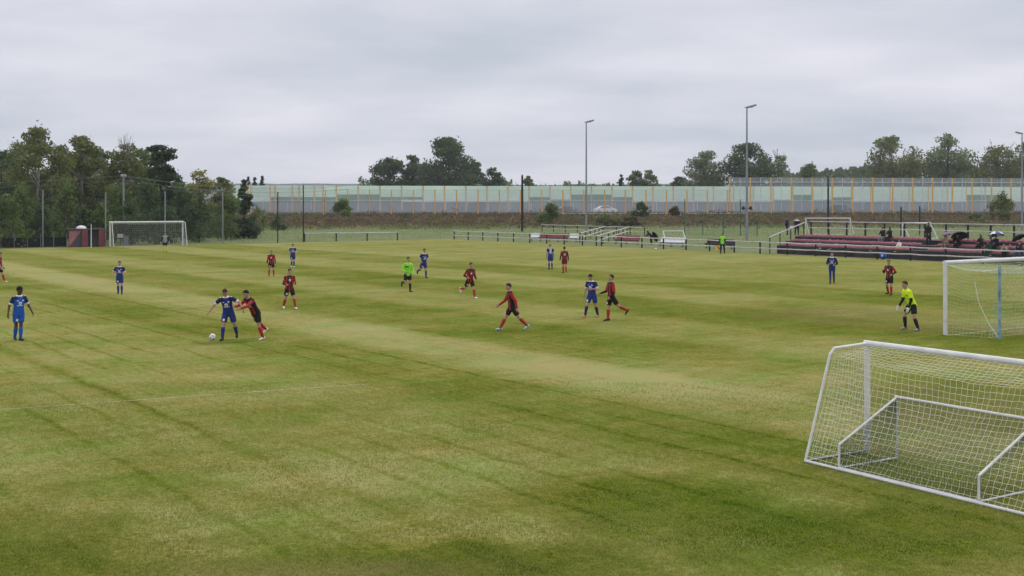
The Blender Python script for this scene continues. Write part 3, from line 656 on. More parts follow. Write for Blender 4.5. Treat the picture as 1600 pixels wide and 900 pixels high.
# power line
pw = thing('power_pole', 'grey power pole carrying wires behind the far goal', 'pole', (PX(193, 132), 132, 0)); hp_ = PZ(272, 132)
b = MB(); b.tube([(0, 0, 0), (0, 0, hp_)], [.15, .1], 8); b.build('pole', galv, pw); b = MB(); b.box((0, 0, hp_-.25), (.12, 1.7, .12)); b.build('crossarm', galv, pw)
wirem = mat('aluminium_wire', (.13, .14, .10), .5, .1)
for k, (y, zz) in enumerate(((-.8, 0), (.8, 0), (-.8, -.45), (.8, -.5), (0, -.9))):
    b = MB(); e0 = Vector((-48, -8+y, hp_-.55+zz*1.5)); e1 = Vector((22, 24+y, hp_-.9+zz))
    for a_, e in ((Vector((0, y, hp_-.18+zz)), e0), (Vector((0, y, hp_-.18+zz)), e1)):
        pts = [a_.lerp(e, i/10)-Vector((0, 0, .9*4*(i/10)*(1-i/10))) for i in range(11)]; b.tube(pts, .011, 4, cap=False)
    b.build('wire', wirem, pw)
for k in range(5):
    b = MB(); b.tube([(0, (k-2)*.4, hp_-.2), (0, (k-2)*.4, hp_-.02)], .04, 6); b.build('insulator', palegrey, pw)

# ------------------------------------------------------------------ red hut, small things behind the far goal
redm = mat('faded_red_wall', (.18, .05, .058), .8, .18, 1.5); pink = mat('painted_lit_red', (.33, .15, .16), .8, .2, 1.5)
hp0 = G(107, 386); hut = thing('team_hut', 'low red hut with dark doorways and a pale dome behind it', 'hut', hp0, R(20))
def hx(px): return (px-107)*hp0.y/F/math.cos(R(20))*.93
hh = PZ(359, hp0.y)
b = MB(); b.box((hx(117), .8, hh/2), (hx(127)-hx(107), 1.5, hh)); b.build('wall', redm, hut)
b = MB(); a0, a1 = hx(108), hx(126.5); b.add([(a0, .045, .05), (a1, .045, hh-.08), (a0, .045, hh-.08), (a0, .02, .05), (a1, .02, hh-.08), (a0, .02, hh-.08)], [(3, 4, 5), (0, 2, 1), (0, 1, 4, 3), (1, 2, 5, 4), (2, 0, 3, 5)]); b.build('painted_lit_half', pink, hut)  # pale triangle paints the diagonally lit half of the red wall
b = MB(); b.add([(a0+.15, .045, .04), (a1, .045, .04), (a1, .045, hh-.15), (a0+.15, .03, .04), (a1, .03, .04), (a1, .03, hh-.15)], [(3, 4, 5), (0, 2, 1), (0, 1, 4, 3), (1, 2, 5, 4), (2, 0, 3, 5)]); b.build('baked_dark_panel', dkgrey, hut)  # dark triangle paints the half-shadow on the rest of that wall
b = MB(); b.box((hx(131.5), .7, hh/2), (hx(136)-hx(127), 1.9, hh+.02)); b.build('wall', redm, hut)
b = MB(); b.box((hx(144), 1.1, hh/2-.02), (hx(152)-hx(136), .9, hh-.04)); b.build('doorway', dkgrey, hut)
b = MB(); b.box((hx(156.5), .7, hh/2), (hx(161)-hx(152), 1.9, hh+.02)); b.build('wall', redm, hut)
b = MB(); b.box((hx(134), .8, hh+.05), (hx(162)-hx(106), 2.0, .08)); b.build('roof', dkgrey, hut)
b = MB(); b.ell((hx(126), 1.0, hh+.08), (.52, .5, .34), n=18, k=12); b.build('roof_dome', white, hut, smooth=True)
mast(142.5, 119.5, 350, .055, palegrey, 'thin white pole in front of the red hut', 'pole')
p = G(197, 383); b = MB(); b.box((0, 0, .45), (.45, .35, .9)); b.box((0, 0, .93), (.55, .45, .06)); o = b.build('cable_cabinet', galv, bevel=.02); o.location = p; tag(o, 'grey cable cabinet at the foot of the power pole behind the far goal', 'cabinet')
p = G(188, 383); t = thing('board', 'small white board on a stake behind the far goal', 'sign', p); b = MB(); b.box((0, 0, 1.0), (.62, .03, .42)); b.build('panel', white, t); b = MB(); b.box((0, .03, .5), (.06, .04, 1.1)); b.build('stake', dkgrey, t)

# ------------------------------------------------------------------ goals
netw = mat('yellowed_net_cord', (.72, .72, .6), .8, .15, 2); netg = mat('grey_net_cord', (.32, .33, .3), .8, .15); netd = mat('dark_green_net_cord', (.055, .085, .055), .8, .2); nett = mat('pale_green_net_cord', (.44, .52, .38), .8, .2)
def netpanel(b, S_, nu, nv, r, sub=2, jit=0, skipu=False):
    rnd = random.Random(nu*31+nv)
    J = {}
    def P(i, j):
        if (i, j) not in J:
            p = S_(i/nu, j/nv); 
            if 0 < i < nu and 0 < j < nv: p = p+Vector((rnd.uniform(-jit, jit), rnd.uniform(-jit, jit), rnd.uniform(-jit, jit)))
            J[(i, j)] = p
        return J[(i, j)]
    for i in range(nu+1): b.tube([P(i, j) for j in range(nv+1)], r, 3, cap=False)
    for j in range(nv+1): b.tube([P(i, j) for i in range(nu+1)], r, 3, cap=False)
def lerp3(a, b_, f): return Vector(a).lerp(Vector(b_), f)
def goal(label, loc, wdir, width, height, dtop, dbase, pr, cell, cord, netm, frame=white, thin=.025, backbar=True, name='football_goal', backpost=0, sag=.25, group=None, posts_round=True, nobacktop=False):
    wd = Vector(wdir).normalized(); t = thing(name, label, 'goal', loc, math.atan2(wd.y, wd.x), group)   # local x along the mouth, local -y to the back
    w_, h = width, height
    for x in (0, w_): b = MB(); b.tube([(x, 0, 0), (x, 0, h)], pr, 12); b.build('post', frame, t, smooth=False)
    b = MB(); b.tube([(-pr, 0, h), (w_+pr, 0, h)], pr, 12); b.build('crossbar', frame, t)
    for x in (0, w_):
        b = MB()
        if backpost: pts = [(x, 0, h-.01), (x, -dbase, backpost), (x, -dbase, thin)]
        elif dtop > .05: pts = [(x, 0, h), (x, -dtop*.93, h-.03), (x, -dtop-.04, h-.13), (x, -dbase, thin)]
        else: pts = [(x, 0, h), (x, -dbase, thin)]
        b.tube(pts, thin, 8); b.build('side_stay', frame, t)
        if backbar: b = MB(); b.tube([(x, 0, thin), (x, -dbase, thin)], thin*.8, 8); b.build('base_bar', galv if width > 4 else frame, t)
    if backbar: b = MB(); b.tube([(0, -dbase, thin), (w_, -dbase, thin)], thin*1.1, 8); b.build('back_bar', frame, t)
    b = MB(); hb = backpost or (h-.1 if dtop > .05 else 0); dt = dbase if backpost else dtop
    def prof(f):   # side profile from crossbar back and down, f in 0..1
        L1 = math.hypot(dt, h-hb); L2 = math.hypot(dbase-dt, hb); tot = L1+L2; d = f*tot
        if d < L1: k = d/max(L1, 1e-6); return (-dt*k, h+(hb-h)*k)
        k = (d-L1)/max(L2, 1e-6); return (-(dt+(dbase-dt)*k), hb*(1-k))
    tot = math.hypot(dt, h-hb)+math.hypot(dbase-dt, hb); nu = max(4, int(w_/cell)); nv = max(4, int(tot/cell))
    def back(u, v):
        y, z = prof(v); s = math.sin(math.pi*v)*sag*(.35+.65*math.sin(math.pi*u))
        wv = .05*math.sin(u*17+v*3)*math.sin(math.pi*v)
        return Vector((u*w_+.06*math.sin(v*7+u*9)*math.sin(math.pi*u), y+s*.55+wv*.6, max(.03, z-s*.75*(1-v*.6))))
    netpanel(b, back, nu, nv, cord, jit=cell*.1)
    for x in (0, w_):
        ns = max(3, int(h/cell)); nd = max(2, int(dbase/cell))
        def side(u, v, x=x):
            z = v*h; zz = z
            if backpost: dl = dbase if z <= backpost else dbase*(h-z)/(h-backpost)
            elif dtop > .05: dl = dbase+(dtop-dbase)*min(1, z/(h-.1))
            else: dl = dbase*(1-z/h)
            return Vector((x+(.09 if x == 0 else -.09)*math.sin(math.pi*u)*math.sin(math.pi*v), -u*dl, max(.03, zz-.05*math.sin(math.pi*u))))
        netpanel(b, side, nd, ns, cord, jit=cell*.1)
    b.build('net', netm, t); return t
# near portable goal seen from behind
ng = G(1355, 706); nw = Vector((.545, -.838, 0))
goal('large white portable goal seen from behind in the right foreground', ng, nw, 5.0, 2.0, .95, 1.62, .055, .105, .0031, netw, sag=.42)
sg0 = G(1401, 717); back_dir = Vector((-.838, -.545, 0))
goal('small white goal with dark net standing inside the large foreground goal', sg0, nw, 2.75, 1.11, 0, 1.5, 0.026, .05, .003, netd, backpost=.42, thin=.022, name='mini_goal', sag=.12)
# right goal of the pitch: box net hung on blue rear poles
rg = G(1477, 523); t = thing('football_goal', 'white full-size goal cut off by the right frame edge, with a blue rear pole', 'goal', rg, math.atan2(W.y, W.x))
for x in (0, 7.44): b = MB(); b.tube([(x, 0, 0), (x, 0, 2.5)], .075, 14); b.build('post', white, t)
b = MB(); b.tube([(-.07, 0, 2.5), (7.51, 0, 2.5)], .075, 14); b.build('crossbar', white, t)
bp = G(1562, 530)-rg; rot = Matrix.Rotation(-math.atan2(W.y, W.x), 3, 'Z'); bl = rot @ bp
bluep = mat('pale_blue_sleeve', (.20, .30, .38), .75, .5, 5)
for x in (bl.x, 7.44-bl.x):
    b = MB(); b.tube([(x, bl.y, 0), (x, bl.y, 1.2), (x, bl.y, 2.45)], [.05, .045, .05], 10); b.build('rear_pole', bluep, t)
b = MB(); D = -bl.y; x0, x1 = bl.x, 7.44-bl.x
def roof(u, v): return Vector((lerp3((0, 0, 0), (x0, 0, 0), v).x*(1-u)+(7.44+(x1-7.44)*v)*u, -D*v, 2.46-.12*v-.34*math.sin(math.pi*v)*(.4+.6*math.sin(math.pi*u))))
def bk(u, v): return Vector((x0+(x1-x0)*u, -D+.35*math.sin(math.pi*v*.5), 2.34*(1-v)+.02-.1*math.sin(math.pi*u)*(1-v)))
def sd(u, v): return Vector((x0*u+.1*math.sin(math.pi*v), -D*u, (2.46-.12*u-.25*math.sin(math.pi*u))*(1-v)+.02))
netpanel(b, roof, 56, 15, .0046, jit=.02); netpanel(b, bk, 52, 19, .0046, jit=.02); netpanel(b, sd, 15, 19, .004, jit=.02)
b.build('net', nett, t)
b = MB(); b.tube([roof(0, i/8) for i in range(9)], .013, 5); b.tube([(x0*.55, -D*.55, 1.9), (x0*.62, -D*.62, 1.2), (x0*.8, -D*.8, .5), (x0*.98, -D*.98, .05)], .012, 5); b.build('net_rope', netw, t)
# far goal
fg = G(172, 385.3)
goal('white full-size goal at the far end in front of the wood', fg, (.86, .5, 0), 7.5, 2.52, 1.0, 1.8, .085, .2, .006, netg, thin=.035, sag=.2, backbar=False)
# goals behind the stand
goal('white goal standing behind the left half of the grandstand', Vector((PX(1259, 170), 170, 0)), (1, .06, 0), 6.5, PZ(341, 170), 0, 1.5, .065, .25, .005, netg, thin=.03, sag=.1)
goal('white goal with slanted stays behind the right half of the grandstand', Vector((PX(1410, 149), 149, 0)), (.8, .25, 0), 4.1, PZ(348.5, 149), 0, 1.5, .08, .25, .005, netg, thin=.05, sag=.1)
goal('low white training goal behind the row of six white seats', Vector((PX(1036, 150), 150, 0)), (1, .1, 0), 2.6, PZ(361, 150), 0, 1.2, .05, .25, .005, netg, thin=.045, sag=.1, name='mini_goal')

# ------------------------------------------------------------------ seat benches behind the touchline railing
seatw = mat('white_seat_plastic', (.72, .72, .72), .45, .08); seatr = mat('faded_red_seat', (.24, .055, .07), .5, .2, 2); seatk = mat('black_seat_plastic', (.018, .018, .02), .45, .2)
seats = mat('sun_bleached_red_seat', (.38, .125, .15), .6, .25, 1.1)
def seat_mesh(name, m, w_=.43, back=.36):
    pr = [(.2, .02), (.22, .06), (.0, .02), (-.16, .05), (-.21, .14), (-.26, back), (-.3, back+.01), (-.25, .1), (-.18, -.0), (0, -.03), (.2, -.02)]
    b = MB(); n = len(pr); v = []
    for i, x in enumerate((-w_/2, -w_/2+.04, 0, w_/2-.04, w_/2)):
        for (y, z) in pr: e = .02 if i in (0, 4) else (-.015 if i == 2 else 0); v.append((x, y*(.95 if i in (0, 4) else 1), z+e*(1 if z < .12 else -1.5)))
    b.add(v, [(r*n+i, r*n+(i+1) % n, (r+1)*n+(i+1) % n, (r+1)*n+i) for r in range(4) for i in range(n)]+[tuple(range(n))[::-1], tuple(4*n+i for i in range(n))])
    return b.mesh(name, m, smooth=False)
SM = {k: seat_mesh('seat', m, .46, .5) for k, m in (('w', seatw), ('r', seatr), ('k', seatk))}
def bench(label, px0, py0, px1, py1, seq):
    p, q = G(px0, py0), G(px1, py1); d = q-p; t = thing('seat_bench', label, 'bench', p, math.atan2(d.y, d.x), 'substitute benches behind the railing'); Ln = d.length; k = len(seq)
    b = MB(); b.box((Ln/2, 0, .36), (Ln, .08, .06)); b.build('beam', dkgrey, t)
    for i in range(max(2, k//3)+1): x = Ln*(.04+.92*i/max(2, k//3)); b = MB(); b.box((x, 0, .17), (.06, .06, .36)); b.box((x, 0, .03), (.06, .5, .05)); b.build('leg', dkgrey, t)
    for i, c in enumerate(seq):
        o = bpy.data.objects.new('seat', SM[c]); COL.objects.link(o); o.parent = t; o.location = (Ln*(i+.5)/k, 0, .43); o.rotation_euler = (0, 0, math.pi); o.scale = (Ln/k/.48, 1, 1)
    return t
bench('long bench of red seats with three white seats at each end', 828, 376.5, 903, 378, 'wwwrrrrrrrrrrwww')
bench('short bench of faded red seats right of the crossing railings', 961, 380.5, 998, 382, 'rrrrrrr')
bench('bench of six white seats in front of the low training goal', 1030, 384.5, 1068, 386, 'wwwwww')
bench('bench of black seats behind the linesman', 1102, 387.5, 1145, 389.5, 'kkkkkkkk')

# ------------------------------------------------------------------ grandstand
tier = mat('dark_tarred_tier', (.04, .032, .036), .85, .55, 1.3); tread = mat('grey_tread', (.13, .12, .12), .9, .3, 1)
sp = RL(1.2, 1.6); LS = 36.0
gs = thing('grandstand', 'low three-tier grandstand with faded red seats behind the touchline railing', 'grandstand', sp, math.atan2(RR.y, RR.x))
rowd, rowz = .95, [.72, 1.1, 1.5]
for i, z in enumerate(rowz):
    dpt = rowd if i < 2 else 2.4
    b = MB(); x0_ = [0, .15, .45][i]; b.box((x0_+(LS-x0_)/2, i*rowd+dpt/2, z/2), (LS-x0_, dpt, z)); b.build('tier', tier, gs)
    b = MB(); b.box((x0_+(LS-x0_)/2, i*rowd+dpt/2+.01, z+.02), (LS-x0_-.02, dpt-.03, .035)); b.build('tread', tread, gs)
SS = seat_mesh('seat', seats, .47, .12)
cand = []
for i, z in enumerate(rowz):
    x = [.5, .7, 1.0][i]
    while x < LS-.5:
        if not (13.9 < x < 15.3): cand.append((x, i*rowd+.42, z+.06, i))
        x += .5
cand = [c for c in cand if c[0] < 27.5]
cand.sort(key=lambda c: -c[0]-c[3]*.0)
rest = MB(); base = [tuple(v.co) for v in SS.vertices]; bf = [tuple(p.vertices) for p in SS.polygons]
for k, (x, y, z, i) in enumerate(cand):
    a = random.uniform(-.03, .03)
    if k < 100:
        o = bpy.data.objects.new('seat', SS); COL.objects.link(o); o.parent = gs; o.location = (x, y, z); o.rotation_euler = (random.uniform(-.04, .04), 0, math.pi+a)
    else: rest.add([(x-vx, y-vy, z+vz) for vx, vy, vz in base], bf)
ro = rest.build('seats', seats, gs); ro['kind'] = 'stuff'
stain = mat('chipped_white_paint', (.45, .42, .42), .9, .4, 4)
b = MB()
for k in range(60):
    i = random.choice((0, 1, 1, 2)); x = random.choice((random.uniform(1, 13.5), random.uniform(1, 13.5), random.uniform(16, 27))); z = rowz[i]-random.uniform(.08, .3); b.box((x, i*rowd-.004, z), (random.uniform(.05, .3), .006, random.uniform(.03, .09)))
b.build('chipped_paint', stain, gs)['kind'] = 'stuff'
# stand railings (fixed to it)
zt = 1.75; yb = 2*rowd+2.2
for i in range(18):
    x = .45+i*2.0; b = MB(); b.tube([(x, yb, 1.4), (x, yb, 2.87)], .085, 6); b.build('rail_post', blackp, gs)
for z in (2.84, 2.27): b = MB(); b.tube([(.45, yb-.08, z), (LS-.3, yb-.08, z)], .05, 6); b.build('rail', railw, gs)
b = MB(); b.tube([(-.12, -.9, 1.45), (-.12, yb-.2, 2.75)], .055, 6); b.build('handrail', railw, gs)
for f in (.02, .3, .6, .97): y = -.9+(yb+.7)*f; b = MB(); b.tube([(-.12, y, 0), (-.12, y, 1.43+1.3*f)], .05, 6); b.build('rail_post', blackp, gs)
# ------------------------------------------------------------------ people
SKIN = mat('light_skin', (.42, .24, .175), .6, .08); SKIND = mat('dark_skin', (.07, .035, .022), .55, .08)
EYE = mat('dark_eye', (.02, .015, .012), .3, .05); LIP = mat('lips', (.26, .09, .08), .5, .05)
HB = mat('brown_hair', (.035, .02, .012), .8, .2, 30); HK = mat('black_hair', (.008, .007, .006), .8, .2, 30); HL = mat('light_brown_hair', (.13, .08, .04), .8, .2, 30)
BLUE = mat('blue_cloth', (.018, .036, .19), .8, .15, 9); BRB = mat('bright_blue_cloth', (.012, .085, .40), .8, .12, 9); NAVY = mat('navy_cloth', (.010, .016, .07), .85, .15, 9)
RED = mat('red_cloth', (.36, .022, .022), .8, .12, 9); BLK = mat('black_cloth_kit', (.010, .010, .011), .85, .2, 9); WHT = mat('white_cloth', (.7, .7, .7), .8, .06, 9)
NEON = mat('neon_yellow_cloth', (.62, .85, .02), .8, .08, 9); LIME = mat('neon_green_cloth', (.25, .68, .04), .8, .1, 9); GREY = mat('grey_cloth', (.27, .28, .28), .85, .25, 9)
YEL = mat('yellow_cloth', (.62, .55, .03), .8, .1); DGRN = mat('dark_green_cloth', (.012, .05, .03), .85, .2); BEI = mat('beige_cloth', (.32, .25, .19), .85, .25, 7); JEAN = mat('denim', (.05, .09, .17), .85, .2)
DARK = mat('dark_coat_cloth', (.012, .013, .018), .85, .25, 5); DNAVY = mat('dark_navy_coat', (.012, .018, .045), .85, .2, 5); ORG = mat('orange_cloth', (.6, .22, .02), .8, .1); MAR = mat('maroon_cloth', (.15, .012, .02), .8, .15, 9)
PNK = mat('coral_boot', (.7, .16, .1), .5, .1); CYN = mat('pale_blue_boot', (.30, .55, .68), .5, .1); TAN = mat('tan_cloth', (.25, .18, .12), .85, .2)
QUEUE = []
def queue(mb, name, mats, parent, vox, paint, extra=None):
    me = mb.mesh('tmp', mats); o = bpy.data.objects.new('tmp', me); COL.objects.link(o)
    r = o.modifiers.new('r', 'REMESH'); r.mode = 'VOXEL'; r.voxel_size = vox; r.use_smooth_shade = True
    s = o.modifiers.new('s', 'SMOOTH'); s.factor = .5; s.iterations = 5
    QUEUE.append((o, name, mats, parent, paint, extra))
def flush():
    dg = bpy.context.evaluated_depsgraph_get(); dg.update()
    got = [bpy.data.meshes.new_from_object(q[0].evaluated_get(dg)) for q in QUEUE]
    for (o, name, mats, parent, paint, extra), me in zip(QUEUE, got):
        old = o.data; bpy.data.objects.remove(o); bpy.data.meshes.remove(old)
        nv, nf = len(me.vertices), len(me.polygons)
        co = np.empty(nv*3); me.vertices.foreach_get('co', co); co = co.reshape(-1, 3)
        fs = [tuple(p.vertices) for p in me.polygons]; b = MB(); b.v = [tuple(c) for c in co]; b.f = fs
        if paint:
            cen = np.array([co[list(f)].mean(0) for f in fs]); b.m = [int(x) for x in paint(cen)]
        else: b.m = [0]*nf
        if extra:
            k = len(b.v); b.v += extra.v; b.f += [tuple(i+k for i in f) for f in extra.f]; b.m += extra.m
        bpy.data.meshes.remove(me); b.build(name, mats, parent, smooth=True)
    QUEUE.clear()
def person(loc, h, rz, label, kit, pose, group=None, cat='person', seat=None, name='person'):
    k = h/1.78; t = thing(name, label, cat, loc, rz, group); g = pose.get
    lean, side, tw = R(g('lean', 4)), R(g('side', 0)), R(g('tw', 0))
    up = Vector((math.sin(side), math.sin(lean), math.cos(lean)*math.cos(side))).normalized()
    hr = Vector((1, 0, 0)); sr = Vector((math.cos(tw), math.sin(tw), 0)); sr = (sr-up*sr.dot(up)).normalized(); sf = up.cross(sr)
    legs = {}; arms = {}; lows = []
    for s, key, df in ((-1, 'L', (5, 4, 6)), (1, 'R', (-5, 4, 10))):
        p, a, kn = [R(x) for x in g(key, df)]
        hip = Vector((s*.092*k, 0, -.02*k)); d1 = Vector((s*math.sin(a), math.sin(p)*math.cos(a), -math.cos(p)*math.cos(a)))
        knee = hip+d1*.425*k; q = p-kn; a2 = a*.5 if kn < .5 else a*.2
        d2 = Vector((s*math.sin(a2), math.sin(q)*math.cos(a2), -math.cos(q)*math.cos(a2))); ank = knee+d2*.41*k
        fp = 0 if abs(q) < R(28) else (q+R(18))*.9 if q < 0 else (q-R(20))*.5
        ff = Vector((s*.17, math.cos(fp), math.sin(fp))).normalized(); fu = Vector((0, -math.sin(fp), math.cos(fp)))
        legs[s] = (hip, knee, ank, ff, fu); lows += [(ank-fu*.082*k).z, (ank+ff*.16*k-fu*.082*k).z]
    oz = -min(lows) if seat is None else seat+.09*k
    O = Vector((0, 0, oz)); sp = lambda x: O+up*(x*k)
    for s, key, df in ((-1, 'LA', (5, 12, 20, 5)), (1, 'RA', (5, 12, 20, 5))):
        p, a, e, inw = [R(x) for x in g(key, df)]
        sh = sp(.475)+sr*(s*.18*k); d1 = Vector((s*math.sin(a), math.sin(p)*math.cos(a), -math.cos(p)*math.cos(a)))
        el = sh+d1*.295*k; q = p+e; d2 = Vector((s*math.sin(a)*.6-s*math.sin(inw), math.sin(q), -math.cos(q))).normalized(); wr = el+d2*.255*k
        arms[s] = (sh, el, wr, d2)
    for s in legs: hip, knee, ank, ff, fu = legs[s]; legs[s] = (hip+O, knee+O, ank+O, ff, fu)
    def limb(b, a, c, r0, r1, mid=None, n=10):
        pts = [a, a.lerp(c, .35), c]; rr = [r0*k, (mid or (r0*.65+r1*.35))*k, r1*k]; b.tube(pts, rr, n)
        b.ell(a, (r0*k,)*3, n=8, k=6); b.ell(c, (r1*k,)*3, n=8, k=6)
    def torso(b, rings): b.loft([(sp(x), (hr.lerp(sr, max(0, min(1, x/.45))))*(wd*k), sf*(dp*k)) for x, wd, dp in rings], 16)
    hq = Matrix.Rotation(R(g('hy', 0)), 3, 'Z') @ Matrix.Rotation(-R(g('hp', 0)), 3, 'X')
    hc = sp(.61)+hq @ Vector((0, .022*k, .115*k))
    HP = lambda x, y, z: hc+hq @ Vector((x*k, y*k, z*k))
    skin = kit.get('skin', SKIN); gl = kit.get('gloves')
    # body
    b = MB()
    torso(b, [(-.08,.11,.085),(0,.162,.112),(.08,.152,.105),(.17,.135,.095),(.28,.152,.108),(.38,.168,.113),(.46,.155,.098),(.52,.11,.08),(.57,.06,.06),(.66,.05,.054)])
    b.ell(hc, (.075*k, .094*k, .115*k), hq); b.ell(HP(0, .025, -.06), (.055*k, .062*k, .058*k), hq, n=10, k=6)
    b.ell(HP(0, .098, -.012), (.014*k, .022*k, .026*k), hq, n=8, k=6); b.ell(HP(0, .075, -.098), (.022*k, .02*k, .016*k), hq, n=8, k=6)
    for s in (-1, 1): b.ell(HP(s*.078, -.008, -.01), (.014*k, .024*k, .034*k), hq, n=8, k=6)
    ex = MB()
    for s in (-1, 1):
        ex.ell(HP(s*.03, .083, .018), (.014*k, .012*k, .009*k), hq, n=8, k=6, mi=1); ex.ell(HP(s*.031, .085, .036), (.02*k, .010*k, .005*k), hq, n=8, k=4, mi=1)
        hip, knee, ank, ff, fu = legs[s]; limb(b, hip, knee, .086, .054); limb(b, knee, ank, .054, .036, .058)
        b.tube([ank, ank-fu*.04*k+ff*.05*k, ank-fu*.05*k+ff*.13*k], [.036*k, .034*k, .022*k], 8)
        sh, el, wr, d2 = arms[s]; limb(b, sh, el, .055, .041); limb(b, el, wr, .042, .027)
        # hand: palm, four unequal curled fingers, thumb leaving the side of the palm
        lat = d2.cross(Vector((s*1.0, .2, 0))).normalized(); nrm = lat.cross(d2).normalized(); hs = k*(1.25 if gl else 1)
        if nrm.x*s > 0: nrm = -nrm
        pc = wr+d2*.05*hs; Q = Matrix((lat, nrm, d2)).transposed()
        mi = 3 if gl else 0
        ex.ell(pc, (.042*hs, .018*hs, .056*hs), Q, n=10, k=8, mi=mi); ex.tube([wr-d2*.02*k, wr+d2*.02*k], [.027*k, .03*k], 8, mi=mi)
        cu = g('curl', .7)
        for f, (o_, ln) in enumerate(((-.030, .066), (-.010, .077), (.010, .072), (.030, .056))):
            p0 = pc+d2*.04*hs+lat*o_*hs; p1 = p0+(d2*math.cos(cu*.5)+nrm*math.sin(cu*.5))*ln*.5*hs; p2 = p1+(d2*math.cos(cu*1.4)+nrm*math.sin(cu*1.4))*ln*.5*hs
            ex.tube([p0, p1, p2], [.0095*hs, .009*hs, .0075*hs], 6, mi=mi)
        fs_ = 1 if lat.y > 0 else -1
        p0 = pc-d2*.02*hs+lat*.034*fs_*hs; p1 = p0+(d2*.6+lat*.8*fs_+nrm*.2)*.034*hs; p2 = p1+(d2*.9+lat*.2*fs_+nrm*.4)*.03*hs; ex.tube([p0, p1, p2], [.012*hs, .011*hs, .009*hs], 6, mi=mi)
    mouth = HP(0, .083, -.058)
    def bpaint(c):
        m = np.zeros(len(c)); dm = (c-np.array(mouth)); m[(np.abs(dm @ np.array(hq.col[0])) < .022*k) & (np.abs(dm @ np.array(hq.col[2])) < .007*k) & (np.linalg.norm(dm, axis=1) < .035*k)] = 2
        return m
    queue(b, 'body', [skin, EYE, LIP, gl or skin], t, .0115*k, bpaint, ex)
    # hair or headgear
    b = MB(); hm = kit.get('hair', HB)
    if kit.get('hood'):
        b.ell(HP(0, -.022, .012), (.096*k, .105*k, .132*k), hq); b.ell(HP(0, -.03, -.09), (.1*k, .1*k, .09*k), hq); b.build('hood', kit['hood'], t, smooth=True)
    else:
        b.ell(HP(0, -.02, .03), (.083*k, .094*k, .102*k), hq, n=14, k=10); b.ell(HP(0, .03, .085), (.062*k, .055*k, .038*k), hq)
        if kit.get('bighair'): b.ell(HP(0, -.012, .06), (.096*k, .1*k, .085*k), hq)
        b.build('hair', hm, t, smooth=True)
        if kit.get('cap'):
            b = MB(); b.ell(HP(0, -.01, .055), (.09*k, .105*k, .075*k), hq); b.ell(HP(0, .1, .05), (.06*k, .06*k, .012*k), hq); b.build('cap', kit['cap'], t, smooth=True)
    # top
    b = MB(); coat = kit.get('coat', 0); f = 1.12 if coat else 1.0
    rg_ = [(-.11-coat,.182,.135),(0,.184,.134),(.1,.172,.126),(.2,.166,.121),(.3,.178,.13),(.4,.19,.13),(.47,.178,.116),(.525,.125,.092),(.565,.074,.074)]
    if seat is not None: rg_[0] = (-.07, .18, .13)
    torso(b, [(x, wd*f, dp*f) for x, wd, dp in rg_])
    lens = kit.get('sleeve', 'short')
    for s in (-1, 1):
        sh, el, wr, d2 = arms[s]
        if lens == 'short': limb(b, sh, sh.lerp(el, .68), .07, .066)
        else: limb(b, sh, el, .068*f, .056*f); limb(b, el, wr, .055*f, .038*f)
    tops = kit['top']; pt = kit.get('paint'); iv = Matrix((sr, sf, up)); iv = np.array([list(sr), list(sf), list(up)])
    A_ = {s: [np.array(x) for x in arms[s][:3]] for s in arms}; o_ = np.array(O)
    def tpaint(c):
        L_ = (c-o_) @ iv.T/k; arm = np.zeros(len(c)); fo = np.zeros(len(c))
        for s in (-1, 1):
            out = (s*L_[:, 0]) > .165 if lens == 'short' else (s*L_[:, 0]) > .17
            def dseg(p, q):
                d = q-p; u = np.clip(((c-p) @ d)/(d @ d), 0, 1); return np.linalg.norm(c-p-u[:, None]*d, axis=1), u
            d1_, u1 = dseg(A_[s][0], A_[s][1]); d2_, u2 = dseg(A_[s][1], A_[s][2])
            isarm = ((d1_ < .078*k) & (u1 > .22)) | (d2_ < .068*k); arm[isarm] = 1+u1[isarm]
            fo[(d2_ < .068*k) & (u2 > .02) & (d2_ < d1_+.004)] = 1
        return pt(L_, arm, fo) if pt else np.zeros(len(c))
    queue(b, kit.get('topname', 'shirt'), tops, t, .0115*k, tpaint)
    # bottoms
    bt = kit.get('bottom', 'shorts'); b = MB()
    torso(b, [(-.13,.15,.115),(-.04,.176,.126),(.04,.172,.124),(.1,.158,.112)])
    for s in (-1, 1):
        hip, knee, ank, ff, fu = legs[s]
        if bt == 'shorts': e = hip.lerp(knee, .74); b.tube([hip, hip.lerp(e, .5), e], [.105*k, .104*k, .098*k], 12)
        else:
            w_ = .085 if bt == 'trousers' else .07
            limb(b, hip, knee, .1, w_*.95); limb(b, knee, knee.lerp(ank, .97), w_*.95, w_*.68, w_*.86)
    bm = kit['bm'] if isinstance(kit['bm'], list) else [kit['bm']]
    K_ = np.array(legs[-1 if kit.get('mark', 1) < 0 else 1][1])
    def bpt(c):
        m = np.zeros(len(c))
        if len(bm) > 1: d = np.abs(c-(K_*.55+np.array(legs[kit.get('mark', 1)][0])*.45)); m[(d[:, 0] < .035) & (d[:, 2] < .04) & (c[:, 1] > K_[1]*.5)] = 1
        return m
    queue(b, 'shorts' if bt == 'shorts' else 'trousers', bm, t, .012*k, bpt)
